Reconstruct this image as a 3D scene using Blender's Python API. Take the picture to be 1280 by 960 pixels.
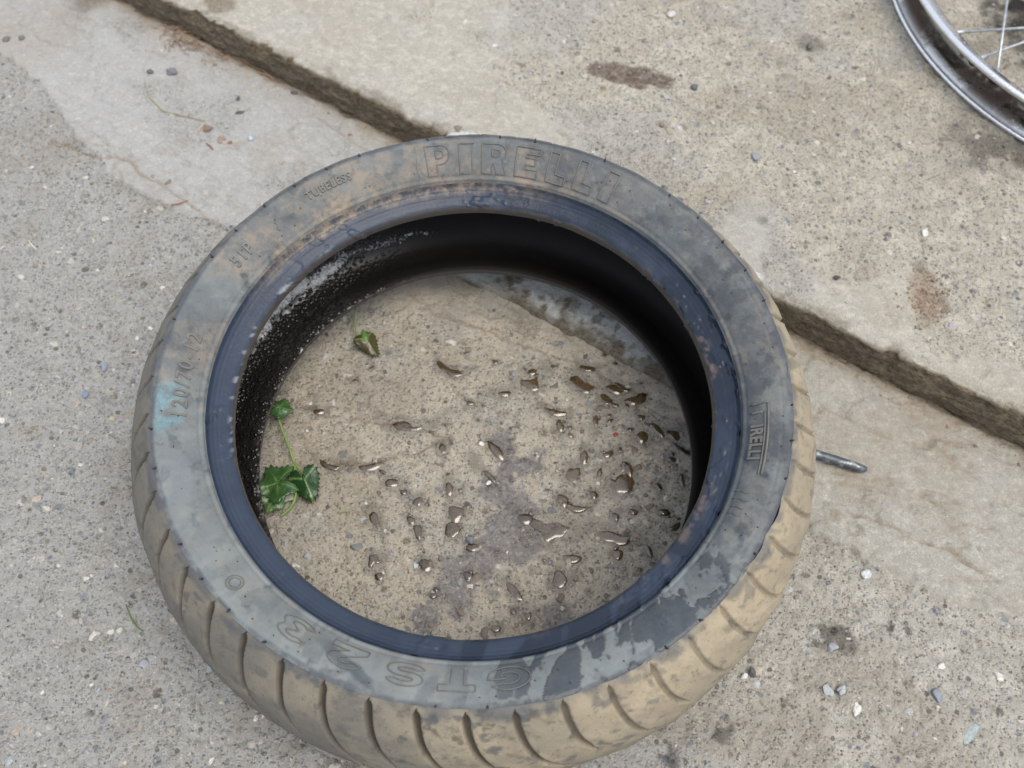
import bpy, math, random
import numpy as np
from mathutils import Vector, Matrix
for o in list(bpy.data.objects): bpy.data.objects.remove(o)
scene = bpy.context.scene
COL = scene.collection
rad = math.radians
random.seed(7)

# ------------------------------------------------------------------ camera, sky, sun, exposure
F_PX = 1237.6
CAM_C = Vector((0.00807654, -0.30962725, 0.66104218))
CAM_M = Matrix(((0.9986676, -0.0474696, -0.0202387), (0.0307924, 0.8628880, -0.5044563), (0.0414101, 0.5031610, 0.8632000)))
cam = bpy.data.objects.new('camera', bpy.data.cameras.new('camera'))
COL.objects.link(cam)
cam.matrix_world = Matrix.Translation(CAM_C) @ CAM_M.to_4x4()
cam.data.sensor_width = 36.0
cam.data.lens = F_PX / 1280 * 36
cam.data.clip_start = 0.02
cam.data.clip_end = 100
cam.data.dof.use_dof = True
cam.data.dof.focus_distance = 0.62
cam.data.dof.aperture_fstop = 9.0
scene.camera = cam
SUN_EL, SUN_AZ = rad(69), rad(124)          # azimuth measured clockwise from +Y
w = bpy.data.worlds.new('World'); scene.world = w; w.use_nodes = True
wn = w.node_tree
sky = wn.nodes.new('ShaderNodeTexSky'); sky.sky_type = 'NISHITA'; sky.sun_disc = False
sky.sun_elevation = SUN_EL; sky.sun_rotation = SUN_AZ
sky.air_density = 1.0; sky.dust_density = 2.5; sky.ozone_density = 1.0
mxw = wn.nodes.new('ShaderNodeMix'); mxw.data_type = 'RGBA'; mxw.inputs[0].default_value = .55       # thin even cloud over the sky
wn.links.new(sky.outputs[0], mxw.inputs[6]); mxw.inputs[7].default_value = (5.2, 5.3, 5.5, 1)
wn.links.new(mxw.outputs[2], wn.nodes['Background'].inputs[0])
wn.nodes['Background'].inputs[1].default_value = 0.148
sl = bpy.data.lights.new('sun', 'SUN'); sl.energy = 1.5; sl.angle = rad(38); sl.color = (1.0, 0.925, 0.81)
so = bpy.data.objects.new('sun', sl); COL.objects.link(so)
sd = Vector((math.sin(SUN_AZ) * math.cos(SUN_EL), math.cos(SUN_AZ) * math.cos(SUN_EL), math.sin(SUN_EL)))
so.rotation_euler = (-sd).to_track_quat('-Z', 'Y').to_euler()
scene.render.engine = 'CYCLES'
vs = scene.view_settings
vs.view_transform = 'Standard'; vs.look = 'None'; vs.gamma = 1.0; vs.exposure = 0.90
vs.use_curve_mapping = False

# ------------------------------------------------------------------ frames
NV = np.array([.493, .87]); NV /= np.linalg.norm(NV)      # across the step, pointing up the slab
TV = np.array([NV[1], -NV[0]])                            # along the step
def ts2xy(t, s): return t * TV[0] + s * NV[0], t * TV[1] + s * NV[1]
def at(px, py, z=0.0):
    d = CAM_M @ Vector(((px - 640) / F_PX, -(py - 480) / F_PX, -1))
    return CAM_C + d * ((z - CAM_C.z) / d.z)
def at_ts(px, py, z=0.0):
    P = at(px, py, z); return P.x * TV[0] + P.y * TV[1], P.x * NV[0] + P.y * NV[1]

# ------------------------------------------------------------------ numpy noise
_r = np.random.RandomState(11)
TAB = _r.rand(8, 256, 256)
def vn(x, y, k=0):
    xi = np.floor(x).astype(np.int64); yi = np.floor(y).astype(np.int64)
    fx = x - xi; fy = y - yi
    fx = fx * fx * (3 - 2 * fx); fy = fy * fy * (3 - 2 * fy)
    T = TAB[k % 8]; a = xi & 255; b = yi & 255; a1 = (xi + 1) & 255; b1 = (yi + 1) & 255
    return (T[a, b] * (1 - fx) + T[a1, b] * fx) * (1 - fy) + (T[a, b1] * (1 - fx) + T[a1, b1] * fx) * fy
def fbm(x, y, sc, octv=4, k=0, g=.5):
    """value noise of cell size sc (metres), result about -1..1"""
    r = 0; am = 1; tot = 0
    c, s_ = math.cos(.6), math.sin(.6)
    for i in range(octv):
        X = (x * c - y * s_) / sc + 17.3 * (i + 1) + k * 5.1; Y = (x * s_ + y * c) / sc + 41.7 * (i + 1)
        r = r + am * (vn(X, Y, k + i) * 2 - 1); tot += am
        am *= g; sc *= .5; c, s_ = c * .8 - s_ * .6, s_ * .8 + c * .6
    return r / tot * 1.6
def ss(a, b, x):
    u = np.clip((x - a) / (b - a), 0, 1); return u * u * (3 - 2 * u)

# ------------------------------------------------------------------ mesh helpers
def tag(o, label=None, cat=None, group=None, kind=None):
    if label: o['label'] = label
    if cat: o['category'] = cat
    if group: o['group'] = group
    if kind: o['kind'] = kind
    return o
def empty(name, loc=(0, 0, 0), label=None, cat=None, group=None):
    o = bpy.data.objects.new(name, None); COL.objects.link(o); o.location = loc
    o.empty_display_size = .01
    return tag(o, label, cat, group)
def mesh_obj(name, V, Fq, mat, parent=None, attrs=None, smooth=True):
    """V (n,3) array, Fq (m,4) or (m,3) int array or list of lists"""
    me = bpy.data.meshes.new(name)
    V = np.asarray(V, np.float32)
    if isinstance(Fq, np.ndarray):
        k = Fq.shape[1]
        me.vertices.add(len(V)); me.vertices.foreach_set('co', V.ravel())
        me.loops.add(Fq.size); me.loops.foreach_set('vertex_index', Fq.ravel().astype(np.int32))
        me.polygons.add(len(Fq)); me.polygons.foreach_set('loop_start', np.arange(0, Fq.size, k, dtype=np.int32))
        me.polygons.foreach_set('loop_total', np.full(len(Fq), k, np.int32))
        me.update(calc_edges=True)
    else:
        me.from_pydata(V.tolist(), [], [list(f) for f in Fq])
    me.polygons.foreach_set('use_smooth', np.full(len(me.polygons), smooth))
    if attrs:
        for n_, a in attrs.items():
            a = np.asarray(a, np.float32)
            if a.ndim == 1:
                at_ = me.attributes.new(n_, 'FLOAT', 'POINT'); at_.data.foreach_set('value', a)
            else:
                at_ = me.attributes.new(n_, 'FLOAT_COLOR', 'POINT')
                at_.data.foreach_set('color', np.concatenate([a, np.ones((len(a), 1), np.float32)], 1).ravel())
    me.materials.append(mat)
    me.update()
    o = bpy.data.objects.new(name, me); COL.objects.link(o)
    if parent: o.parent = parent
    return o
def grid_faces(nr, nc, wrap=False):
    i = np.arange(nr - 1)[:, None]; j = np.arange(nc if wrap else nc - 1)[None, :]
    j1 = (j + 1) % nc
    return np.stack([i * nc + j, i * nc + j1, (i + 1) * nc + j1, (i + 1) * nc + j], -1).reshape(-1, 4)
class MB:
    def __init__(s): s.v = []; s.f = []; s.c = []
    def add(s, v, f, c=None):
        b = len(s.v); s.v += [tuple(p) for p in v]; s.f += [[i + b for i in q] for q in f]
        if c is not None: s.c += [c] * len(v)
    def build(s, name, mat, parent=None, smooth=True, attrs=None):
        A = dict(attrs or {})
        if s.c: A['pc'] = np.array(s.c)
        return mesh_obj(name, np.array(s.v), s.f, mat, parent, A, smooth)
def tube(mb, pts, r, n=6, closed=False, c=None, caps=True):
    """r: number or list"""
    P = [Vector(p) for p in pts]; m = len(P); V = []; F = []
    R = r if isinstance(r, (list, tuple)) else [r] * m
    up = Vector((0, 0, 1))
    for i in range(m):
        a = P[(i - 1) % m] if (closed or i) else P[i]; b = P[(i + 1) % m] if (closed or i < m - 1) else P[i]
        d = (b - a).normalized()
        x = d.cross(up)
        if x.length < .05: x = d.cross(Vector((0, 1, 0)))
        x.normalize(); y = x.cross(d)
        for k in range(n):
            q = 2 * math.pi * k / n
            V.append(P[i] + (x * math.cos(q) + y * math.sin(q)) * R[i])
    for i in range(m if closed else m - 1):
        i1 = (i + 1) % m
        for k in range(n):
            k1 = (k + 1) % n
            F.append([i * n + k, i * n + k1, i1 * n + k1, i1 * n + k])
    if not closed and caps:
        F.append(list(range(n))[::-1]); F.append([(m - 1) * n + k for k in range(n)])
    mb.add(V, F, c)

# ------------------------------------------------------------------ node helpers
class NT:
    def __init__(s, name):
        s.m = bpy.data.materials.new(name); s.m.use_nodes = True; s.t = s.m.node_tree
        s.b = s.t.nodes['Principled BSDF']; s.out = s.t.nodes['Material Output']
    def n(s, typ, **kw):
        x = s.t.nodes.new(typ)
        for k, v in kw.items(): setattr(x, k, v)
        return x
    def l(s, a, b): s.t.links.new(a, b)
    def put(s, sock, v):
        if hasattr(v, 'is_output') or isinstance(v, bpy.types.NodeSocket): s.l(v, sock)
        else: sock.default_value = v
    def attr(s, name, col=False):
        a = s.n('ShaderNodeAttribute'); a.attribute_name = name
        return a.outputs['Color'] if col else a.outputs['Fac']
    def co(s): 
        if not hasattr(s, '_co'): s._co = s.n('ShaderNodeTexCoord').outputs['Object']
        return s._co
    def scaled(s, sc):
        mp = s.n('ShaderNodeMapping'); mp.inputs['Scale'].default_value = sc; s.l(s.co(), mp.inputs[0]); return mp.outputs[0]
    def noise(s, scale, detail=4, rough=.55, vec=None, dist=0):
        x = s.n('ShaderNodeTexNoise'); x.inputs['Scale'].default_value = scale; x.inputs['Detail'].default_value = detail
        x.inputs['Roughness'].default_value = rough; x.inputs['Distortion'].default_value = dist
        s.l(vec or s.co(), x.inputs['Vector']); return x.outputs['Fac']
    def vor(s, scale, feature='F1', vec=None, rnd=1.0):
        x = s.n('ShaderNodeTexVoronoi'); x.feature = feature; x.inputs['Scale'].default_value = scale
        x.inputs['Randomness'].default_value = rnd
        s.l(vec or s.co(), x.inputs['Vector']); return x
    def ramp(s, fac, lo, hi, a=0.0, b=1.0):
        x = s.n('ShaderNodeMapRange'); x.interpolation_type = 'SMOOTHSTEP'
        x.inputs[1].default_value = lo; x.inputs[2].default_value = hi; x.inputs[3].default_value = a; x.inputs[4].default_value = b
        s.put(x.inputs[0], fac); return x.outputs[0]
    def math(s, op, a, b=0.0):
        x = s.n('ShaderNodeMath'); x.operation = op; s.put(x.inputs[0], a); s.put(x.inputs[1], b); return x.outputs[0]
    def mix(s, f, a, b, mode='MIX'):
        x = s.n('ShaderNodeMix'); x.data_type = 'RGBA'; x.blend_type = mode
        s.put(x.inputs[0], f)
        for sock, v in ((x.inputs[6], a), (x.inputs[7], b)):
            if isinstance(v, tuple): v = (*v, 1.0)[:4]
            s.put(sock, v)
        return x.outputs[2]
    def bump(s, h, dist, strength=1.0, prev=None):
        x = s.n('ShaderNodeBump'); x.inputs['Strength'].default_value = strength; x.inputs['Distance'].default_value = dist
        s.l(h, x.inputs['Height'])
        if prev: s.l(prev, x.inputs['Normal'])
        return x.outputs[0]

def concrete(name, c_a, c_b, c_skin, fleck=1.0):
    m = NT(name)
    rough = m.attr('rough'); wet = m.attr('wet'); damp = m.attr('damp'); moss = m.attr('moss'); soil = m.attr('soil'); rust = m.attr('rust'); stain_shade = m.attr('stain_shade')
    cool = m.attr('cool')
    base = m.mix(m.noise(9, 5, .6), c_a, c_b)
    base = m.mix(m.ramp(m.noise(55, 5, .65), .42, .68), base, tuple(x * 1.15 for x in c_b))
    base = m.mix(m.ramp(m.noise(75, 4, .6), .55, .8, 0, .6), base, tuple(x * .74 for x in c_a))
    skin = m.mix(m.noise(14, 6, .6), c_skin, tuple(x * .80 for x in c_skin))
    skin = m.mix(m.ramp(m.noise(110, 7, .8, m.scaled((1, 1.4, 1))), .47, .62, 0, .55), skin, tuple(x * 1.32 for x in c_skin))
    skin = m.mix(m.ramp(m.noise(85, 7, .8), .54, .66, 0, .50), skin, tuple(x * .62 for x in c_skin))
    base = m.mix(rough, skin, base)
    base = m.mix(cool, base, (.375, .388, .392))
    base = m.mix(m.attr('lit_tan'), base, m.mix(m.noise(60, 5, .7), (.52, .46, .36), (.68, .625, .52)))  # warm tan inside the tyre, brightened in colour against the shade there
    # aggregate flecks: three sizes, each picks some cells of a voronoi
    for sc, thr, pick, amt in ((78, .30, .66, .75), (165, .35, .55, .8), (400, .40, .42, .75)):
        v = m.vor(sc)
        sep = m.n('ShaderNodeSeparateColor'); m.l(v.outputs['Color'], sep.inputs[0])
        cr = m.n('ShaderNodeValToRGB'); cr.color_ramp.interpolation = 'CONSTANT'
        els = cr.color_ramp.elements
        cols = [(0, (.44, .43, .40)), (.17, (.21, .235, .26)), (.34, (.29, .25, .19)), (.46, (.14, .13, .115)), (.62, (.50, .47, .40)), (.80, (.26, .285, .30)), (.92, (.60, .58, .54))]
        els[0].position = 0; els[0].color = (*cols[0][1], 1); els[1].position = cols[1][0]; els[1].color = (*cols[1][1], 1)
        for p_, c_ in cols[2:]:
            e = els.new(p_); e.color = (*c_, 1)
        m.l(sep.outputs[0], cr.inputs[0])
        wob = m.math('MULTIPLY', m.math('SUBTRACT', m.noise(sc * 3, 2), .5), .25)
        d_ = m.math('ADD', v.outputs['Distance'], wob)
        mask = m.math('MULTIPLY', m.ramp(d_, thr, thr - .12), m.ramp(sep.outputs[1], pick, pick + .02))
        mask = m.math('MULTIPLY', mask, m.math('ADD', m.math('MULTIPLY', rough, amt * fleck), .10))
        base = m.mix(mask, base, cr.outputs[0])
    grit = m.noise(900, 3, .7)
    base = m.mix(m.ramp(grit, .35, .65, 0, 1), m.mix(.20, base, (.09, .075, .055)), base)
    base = m.mix(m.ramp(m.noise(135, 6, .8), .50, .64, 0, .30), base, (.22, .195, .15))
    base = m.mix(m.ramp(m.noise(170, 5, .8, m.scaled((1, 1.1, 1.3))), .54, .66, 0, .40), base, (.56, .53, .465))
    pits = m.ramp(m.noise(330, 3, .65), .62, .72, 0, .55)
    base = m.mix(m.math('MULTIPLY', pits, m.math('ADD', m.math('MULTIPLY', rough, .8), .2)), base, (.10, .085, .065))
    spk = m.ramp(m.noise(620, 2, .5), .66, .74, 0, .75)
    base = m.mix(spk, base, (.62, .59, .52))
    base = m.mix(m.math('MULTIPLY', soil, m.ramp(m.noise(160, 4, .7), .25, .6, .25, .80)), base, (.25, .195, .135))
    base = m.mix(m.math('MULTIPLY', rust, m.ramp(m.noise(210, 5, .7), .3, .62, .55, .96)), base, m.mix(m.noise(300, 3), (.075, .055, .042), (.20, .14, .10)))
    mpv = m.n('ShaderNodeMapping'); mpv.vector_type = 'TEXTURE'; mpv.inputs['Rotation'].default_value = (0, 0, -.515); mpv.inputs['Scale'].default_value = (1.9, 1, .6); m.l(m.co(), mpv.inputs[0])
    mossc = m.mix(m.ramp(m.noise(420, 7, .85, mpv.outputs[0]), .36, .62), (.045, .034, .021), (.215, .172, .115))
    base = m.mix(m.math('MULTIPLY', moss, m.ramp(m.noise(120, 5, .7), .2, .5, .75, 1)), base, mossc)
    base = m.mix(stain_shade, base, (.022, .019, .016))
    base = m.mix(m.math('MULTIPLY', damp, m.ramp(m.noise(220, 4, .6), .3, .55, .4, .9)), base, (.235, .225, .228))
    base = m.mix(m.math('MULTIPLY', wet, .80), base, m.mix(.35, base, (.060, .040, .024)))
    m.l(base, m.b.inputs['Base Color'])
    r_ = m.math('SUBTRACT', .92, m.math('MULTIPLY', wet, .62))
    r_ = m.math('SUBTRACT', r_, m.math('MULTIPLY', damp, .30))
    m.l(r_, m.b.inputs['Roughness'])
    m.b.inputs['Specular IOR Level'].default_value = .35
    hgt = m.math('ADD', m.math('MULTIPLY', m.noise(300, 5, .75), .7), m.math('MULTIPLY', grit, .3))
    bn = m.bump(m.math('MULTIPLY', hgt, m.math('ADD', m.math('MULTIPLY', rough, .55), .65)), .0052, 1.0)
    v2 = m.vor(300)
    bn = m.bump(m.math('MULTIPLY', m.ramp(v2.outputs['Distance'], .5, .1), rough), .0016, .9, bn)
    m.l(bn, m.b.inputs['Normal'])
    return m.m

M_LOW = concrete('weathered_concrete', (.425, .398, .335), (.515, .49, .425), (.385, .372, .325))
M_UP = concrete('slab_concrete', (.445, .41, .33), (.54, .505, .42), (.425, .405, .345))

# ------------------------------------------------------------------ ground height and masks
S_STEP = .2415
EDGE_T = [-2.0, -.61, -.52, -.413, -.349, -.302, -.2, -.1, 0, .1, .2316, .257, .287, .34, .38, .5, 2.0]
EDGE_S = [.15, .130, .105, .066, .069, .0805, .075, .095, .110, .118, .0913, .0894, .0906, .092, .111, .12, .12]
def edge_s(t): return np.interp(t, EDGE_T, EDGE_S) + .006 * fbm(t, t * 0 + 3.3, .035, 5, 2) 
# puddles: px, py, half-length px, half-width px, angle (image, deg), strength
PUD = [(772, 607, 15, 11, 0), (690, 664, 26, 14, -5), (768, 673, 24, 7, 12), (727, 482, 13, 8, 20), (505, 534, 25, 6, 6),
       (563, 464, 13, 5, 18), (768, 487, 18, 6, 15), (781, 486, 15, 5, 20), (762, 503, 12, 6, 30), (795, 501, 10, 8, -30), (668, 478, 13, 8, -20),
       (745, 525, 5, 11, 8), (731, 567, 5, 10, 5), (719, 596, 8, 9, 0), (722, 637, 13, 4, 5), (607, 590, 5, 15, -40), (553, 560, 6, 7, 0),
       (588, 503, 8, 5, 10), (571, 642, 9, 9, 15), (568, 663, 8, 9, 0), (531, 706, 7, 7, 0), (467, 699, 9, 8, 0), (468, 645, 7, 13, -20),
       (459, 584, 12, 4, 0), (418, 585, 16, 5, 5), (487, 603, 9, 7, 20), (562, 607, 6, 11, 0), (523, 668, 5, 10, 0), (522, 628, 8, 5, -35),
       (395, 514, 12, 4, 0), (640, 738, 6, 16, -40), (700, 726, 12, 9, 20), (715, 700, 11, 5, 10), (812, 692, 5, 12, -20), (770, 695, 7, 9, 0),
       (655, 649, 8, 6, 0), (820, 535, 4, 12, -35), (852, 563, 16, 3, 30), (846, 543, 11, 7, 10), (803, 546, 9, 6, -35), (801, 522, 8, 5, 10),
       (758, 568, 9, 4, -10), (786, 586, 5, 7, -10), (853, 600, 4, 7, 0), (742, 619, 5, 5, 0), (704, 626, 6, 6, 0), (576, 612, 6, 6, 0),
       (590, 685, 6, 5, 0), (663, 465, 9, 5, -10), (627, 492, 12, 5, 0), (700, 533, 6, 8, 10), (735, 462, 10, 4, 12), (690, 515, 12, 4, 20),
       (617, 560, 5, 12, -35), (505, 615, 5, 4, 0), (480, 590, 5, 4, 0), (620, 786, 7, 5, 0), (642, 765, 4, 4, 0), (660, 770, 9, 8, -30),
       (830, 640, 7, 4, 0), (790, 640, 6, 4, 30), (840, 575, 7, 4, 20), (770, 645, 5, 6, 0), (825, 610, 5, 5, 0), (680, 700, 6, 4, 10),
       (475, 720, 4, 4, 0), (540, 745, 5, 4, 0), (586, 720, 5, 4, 0), (515, 650, 5, 4, 0), (750, 590, 5, 8, 10), (845, 660, 8, 4, -30)]
def basis(ang):
    a = rad(ang); return math.cos(a), -math.sin(a)      # image angle clockwise positive -> world direction
PW = []
_rp = random.Random(5)
extra = []
for i in range(110):
    u = _rp.random(); v = _rp.random()
    extra.append((430 + 430 * math.sqrt(u), 440 + 330 * v, _rp.uniform(1.8, 4.5), _rp.uniform(1.4, 3), _rp.uniform(-40, 40)))
for (px, py, a, b, ang) in PUD + extra:
    P = at(px, py); 
    if (P.x ** 2 + P.y ** 2) > .152 ** 2: 
        if len(PW) >= len(PUD): continue
    A = at(px + a * math.cos(rad(ang)), py + a * math.sin(rad(ang))) - P
    B = at(px - b * math.sin(rad(ang)), py + b * math.cos(rad(ang))) - P
    PW.append((P.x, P.y, A.length, B.length, math.atan2(A.y, A.x)))
def pud_field(x, y):
    """>0 inside a puddle; wavy outlines"""
    d = np.full(x.shape, 9.0)
    wob = fbm(x, y, .009, 3, 5)
    for (px, py, a, b, an) in PW:
        R = 2.6 * max(a, b)
        msk = (np.abs(x - px) < R) & (np.abs(y - py) < R)
        if not msk.any(): continue
        dx = x[msk] - px; dy = y[msk] - py
        u = dx * math.cos(an) + dy * math.sin(an); v = -dx * math.sin(an) + dy * math.cos(an)
        q = (np.sqrt((u / a) ** 2 + ((v - .25 * u * u / max(a, 1e-6)) / b) ** 2) + .75 * wob[msk]) / 1.12
        d[msk] = np.minimum(d[msk], q)
    return d
def cracks(t, s):
    h = 0
    for k, (s0, w_) in enumerate(((.128, .0011), (.205, .0009), (.165, .0007))):
        c = s0 + .006 * fbm(t, t * 0 + k, .06, 5, k + 1)
        g = np.exp(-((s - c) / w_) ** 2) * ss(-.1, .35, fbm(t, t * 0 + 9 + k, .07, 2, k))
        h = h - .0012 * g
    return h
CRK = [[(375, 512), (420, 520), (470, 528), (530, 536), (560, 548)], [(400, 585), (470, 578), (530, 560), (560, 545)], [(520, 385), (560, 398), (600, 412), (660, 436), (720, 455), (800, 492)],
       [(60, 175), (160, 205), (300, 300)], [(1060, 640), (1120, 665), (1180, 690), (1240, 730)]]
def crack_lines(x, y):
    g = np.zeros(x.shape); wx = .0022 * fbm(x, y, .012, 3, 2); wy = .0022 * fbm(x, y, .012, 3, 5)
    for L_ in CRK:
        Q = [at(*q) for q in L_]
        for a, b in zip(Q[:-1], Q[1:]):
            lo = (min(a.x, b.x) - .01, min(a.y, b.y) - .01); hi = (max(a.x, b.x) + .01, max(a.y, b.y) + .01)
            mk_ = (x > lo[0]) & (x < hi[0]) & (y > lo[1]) & (y < hi[1])
            if not mk_.any(): continue
            X_ = x[mk_] + wx[mk_]; Y_ = y[mk_] + wy[mk_]; dx, dy = b.x - a.x, b.y - a.y
            u = np.clip(((X_ - a.x) * dx + (Y_ - a.y) * dy) / (dx * dx + dy * dy), 0, 1)
            d = np.hypot(X_ - a.x - u * dx, Y_ - a.y - u * dy)
            g[mk_] = np.maximum(g[mk_], ss(.0019, .0004, d))
    return g
def skin_m(t, s): return ss(-.001, .004, s - edge_s(t))
def H(t, s, masks=False):
    """lower slab height"""
    x, y = ts2xy(t, s)
    es = edge_s(t) + .0025 * fbm(t, s, .008, 3, 3)
    op = np.exp(-((t) / .17) ** 4)                        # area seen through the tyre: step of the skin worn low
    skin = ss(-.0012, .0012, s - es)
    rough = 1 - skin * (1 - .35 * op) * (1 - .5 * ss(.1, .8, fbm(x, y, .05, 4, 6)))
    h = .0016 * fbm(x, y, .13, 3, 0)
    h = h + skin * (.0024 - .0012 * op)
    h = h + rough * (.0011 * fbm(x, y, .011, 3, 1) + .0011 * np.abs(fbm(x, y, .0050, 3, 4)) - .0010 * ss(.25, .6, fbm(x, y, .007, 2, 6)))
    h = h + (1 - rough) * (.0004 * fbm(x, y, .016, 4, 2) + .0006 * fbm(t * .16, s, .009, 3, 5) + .0016 * ss(.10, .17, fbm(t * .35, s, .050, 6, 1)) + .0013 * ss(.2, .26, fbm(t * .4, s, .030, 6, 3)) - .0007 * ss(.35, .7, fbm(x, y, .008, 3, 2)))
    h = h - .0022 * ss(.55, .85, fbm(x, y, .024, 2, 7)) * (1 - .5 * rough)
    h = h + cracks(t, s)
    h = h - .003 * np.exp(-((s - S_STEP) / .006) ** 2)
    ck = crack_lines(x, y)
    h = h - .0014 * ck
    pf = pud_field(x, y)
    inner = ss(1.5, .8, pf)
    h = h * (1 - .7 * inner) - .0006 * ss(1.15, .5, pf)
    if not masks: return h
    wet = ss(2.4, 1.15, pf)
    wf = ss(.05, .22, x + .02) * ss(.2, .12, np.hypot(x - .06, y + .02))
    wet = np.maximum(wet, .9 * wf * ss(.28, .6, fbm(x, y, .014, 4, 2)))
    damp = 0
    for (px, py, r) in ((632, 552, .009), (640, 585, .012), (622, 618, .013), (648, 640, .015), (600, 690, .015), (640, 680, .018), (560, 740, .016), (580, 715, .017), (530, 775, .010), (672, 570, .010), (625, 655, .014), (700, 775, .012)):
        P = at(px, py); damp = np.maximum(damp, ss(1.25, .75, np.hypot(x - P.x, y - P.y) / r + .55 * fbm(x, y, .012, 4, 3)))
    dt_ = .10 * ss(.21, .15, np.hypot(x, y)) + .25 * ss(.030, .004, np.abs(s - .128)) * ss(.19, .16, np.hypot(x, y)) * (s < .150)
    # dust that washed against the step
    foot = ss(.05, .0, S_STEP - s)
    lay1 = fbm(t * .35, s, .050, 6, 1); lay2 = fbm(t * .4, s, .030, 6, 3)
    lay = skin_m(t, s) * np.maximum(np.exp(-((lay1 - .09) / .035) ** 2), .8 * np.exp(-((lay2 - .19) / .035) ** 2)) * (.35 + .65 * ss(-.2, .3, fbm(x, y, .02, 3, 6)))
    soil = .75 * ck + .75 * lay + .85 * ss(.018, .0, S_STEP - s + .008 * fbm(x, y, .02, 4, 6)) + .22 * foot + .35 * ss(.3, .7, fbm(x, y, .08, 4, 2)) + .6 * dt_
    soil = np.maximum(soil, .30 * ss(.30, -.05, x) * ss(.2, .9, fbm(x, y, .03, 4, 1)))
    moss = ss(.004, .0, S_STEP - s + .003 * fbm(x, y, .02, 3, 1)) * .9
    P = at(110, 2); moss = np.maximum(moss, .5 * ss(.03, .0, np.hypot(x - P.x, y - P.y) + .01 * fbm(x, y, .01, 3, 1)))
    cool = .66 * ss(.02, -.14, x + .6 * s - .12 + .05 * fbm(x, y, .1, 3, 4)) * ss(.17, .2, np.hypot(x, y))
    stain_shade = 0 * x
    for (px, py, r) in ((1046, 795, .009), (905, 915, .007), (840, 945, .006), (1040, 797, .006)):
        P = at(px, py); stain_shade = np.maximum(stain_shade, .6 * ss(1.2, .5, np.hypot(x - P.x, y - P.y) / r + .9 * fbm(x, y, .006, 3, 3)))
    return h, dict(rough=rough, wet=wet, damp=damp + 0 * x, soil=np.clip(soil, 0, 1), moss=moss, cool=np.clip(cool, 0, 1), stain_shade=stain_shade, rust=0 * x, lit_tan=.78 * ss(.22, .17, np.hypot(x, y)) * ss(-.8, .2, fbm(x, y, .04, 4, 2)) * (1 - wet))

def axis(lo, hi, step, far):
    core = np.arange(lo, hi + step, step)
    g = []; d = step; p = core[-1]
    while p < far: d *= 1.35; p += d; g.append(p)
    g2 = []; d = step; p = core[0]
    while p > -far: d *= 1.35; p -= d; g2.append(p)
    return np.concatenate([g2[::-1], core, g])
ST = .00165
t_ax = axis(-.66, .44, ST, 5.0)
s_ax = axis(-.335, S_STEP + .004, ST, 5.0); s_ax = s_ax[s_ax < S_STEP + .006]
Tg, Sg = np.meshgrid(t_ax, s_ax)
h, mk = H(Tg, Sg, True)
X, Y = ts2xy(Tg, Sg)
lower = mesh_obj('lower_pavement', np.stack([X, Y, h], -1).reshape(-1, 3), grid_faces(*Tg.shape), M_LOW, None, {k: v.ravel() for k, v in mk.items()})
tag(lower, 'worn grey concrete pavement below the step with a flaking top skin', kind='structure')

# ------------------------------------------------------------------ raised slab
SLAB = .033
def HU(t, s):
    x, y = ts2xy(t, s)
    rough = ss(-.25, .3, .55 * fbm(x, y, .045, 5, 5) + 8.0 * (s - .290 + .10 * ss(.0, -.3, t) * -1))
    h = SLAB + .0018 * fbm(x, y, .16, 3, 3) + (.35 + .65 * rough) * (.0011 * fbm(x, y, .011, 3, 1) + .0011 * np.abs(fbm(x, y, .0050, 3, 4)) - .0010 * ss(.25, .6, fbm(x, y, .007, 2, 6)))
    h = h - .0018 * ss(.6, .9, fbm(x, y, .02, 2, 7))
    P = at(786, 92, SLAB); u = (x - P.x); v = (y - P.y)
    rs = ss(1.12, .86, np.sqrt((u / .040) ** 2 + ((v + .12 * u) / .0135) ** 2) + .30 * fbm(x, y, .016, 4, 1))
    h = h - .0012 * rs
    return h, rough, rs
prof_n = 16
rows_s = []; rows_kind = []
s_top = axis(S_STEP + .004, .80, ST, 6.0); s_top = s_top[s_top >= S_STEP + .004]
chip = .0030 * fbm(t_ax, t_ax * 0 + 1.7, .05, 6, 4) + .0016 * fbm(t_ax, t_ax * 0 + 5.7, .007, 3, 2) + .0050 * ss(.30, .55, fbm(t_ax, t_ax * 0 + 8.1, .016, 4, 3))
chip = np.clip(chip, -.0045, .009)
rows = []
face_m = []
for i in range(prof_n):                                   # the vertical face
    q = i / (prof_n - 1); z = -.006 + (SLAB - .0025 + .006) * q
    s_ = S_STEP + .0012 * fbm(t_ax, t_ax * 0 + z * 2.0, .02, 3, 6) + .0011 * fbm(t_ax * .35, t_ax * 0 + z, .0035, 2, 3) + chip * q ** 3 * .8
    rows.append((s_, np.full(t_ax.shape, z))); face_m.append(1.0)
nface = len(rows)
for s0 in s_top:
    s_ = s0 + chip * math.exp(-(s0 - S_STEP) / .012)
    hh = HU(t_ax, s_)[0]
    hh = hh - .0016 * math.exp(-((s0 - S_STEP - .004) / .0022)) - .0012 * ss(-.1, .5, fbm(t_ax, s_ * 1.0, .011, 3, 1)) * math.exp(-((s0 - S_STEP - .004) / .006))
    rows.append((s_, hh)); face_m.append(0.0)
RS_ = np.array([r[0] for r in rows]); RZ = np.array([r[1] for r in rows]); RT_ = np.broadcast_to(t_ax, RS_.shape)
X, Y = ts2xy(RT_, RS_)
_, rg, rs = HU(RT_, RS_)
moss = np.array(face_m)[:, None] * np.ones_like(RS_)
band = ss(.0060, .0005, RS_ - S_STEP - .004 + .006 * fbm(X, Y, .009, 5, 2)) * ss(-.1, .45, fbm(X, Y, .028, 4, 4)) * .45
moss[nface:] = band[nface:]
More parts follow.
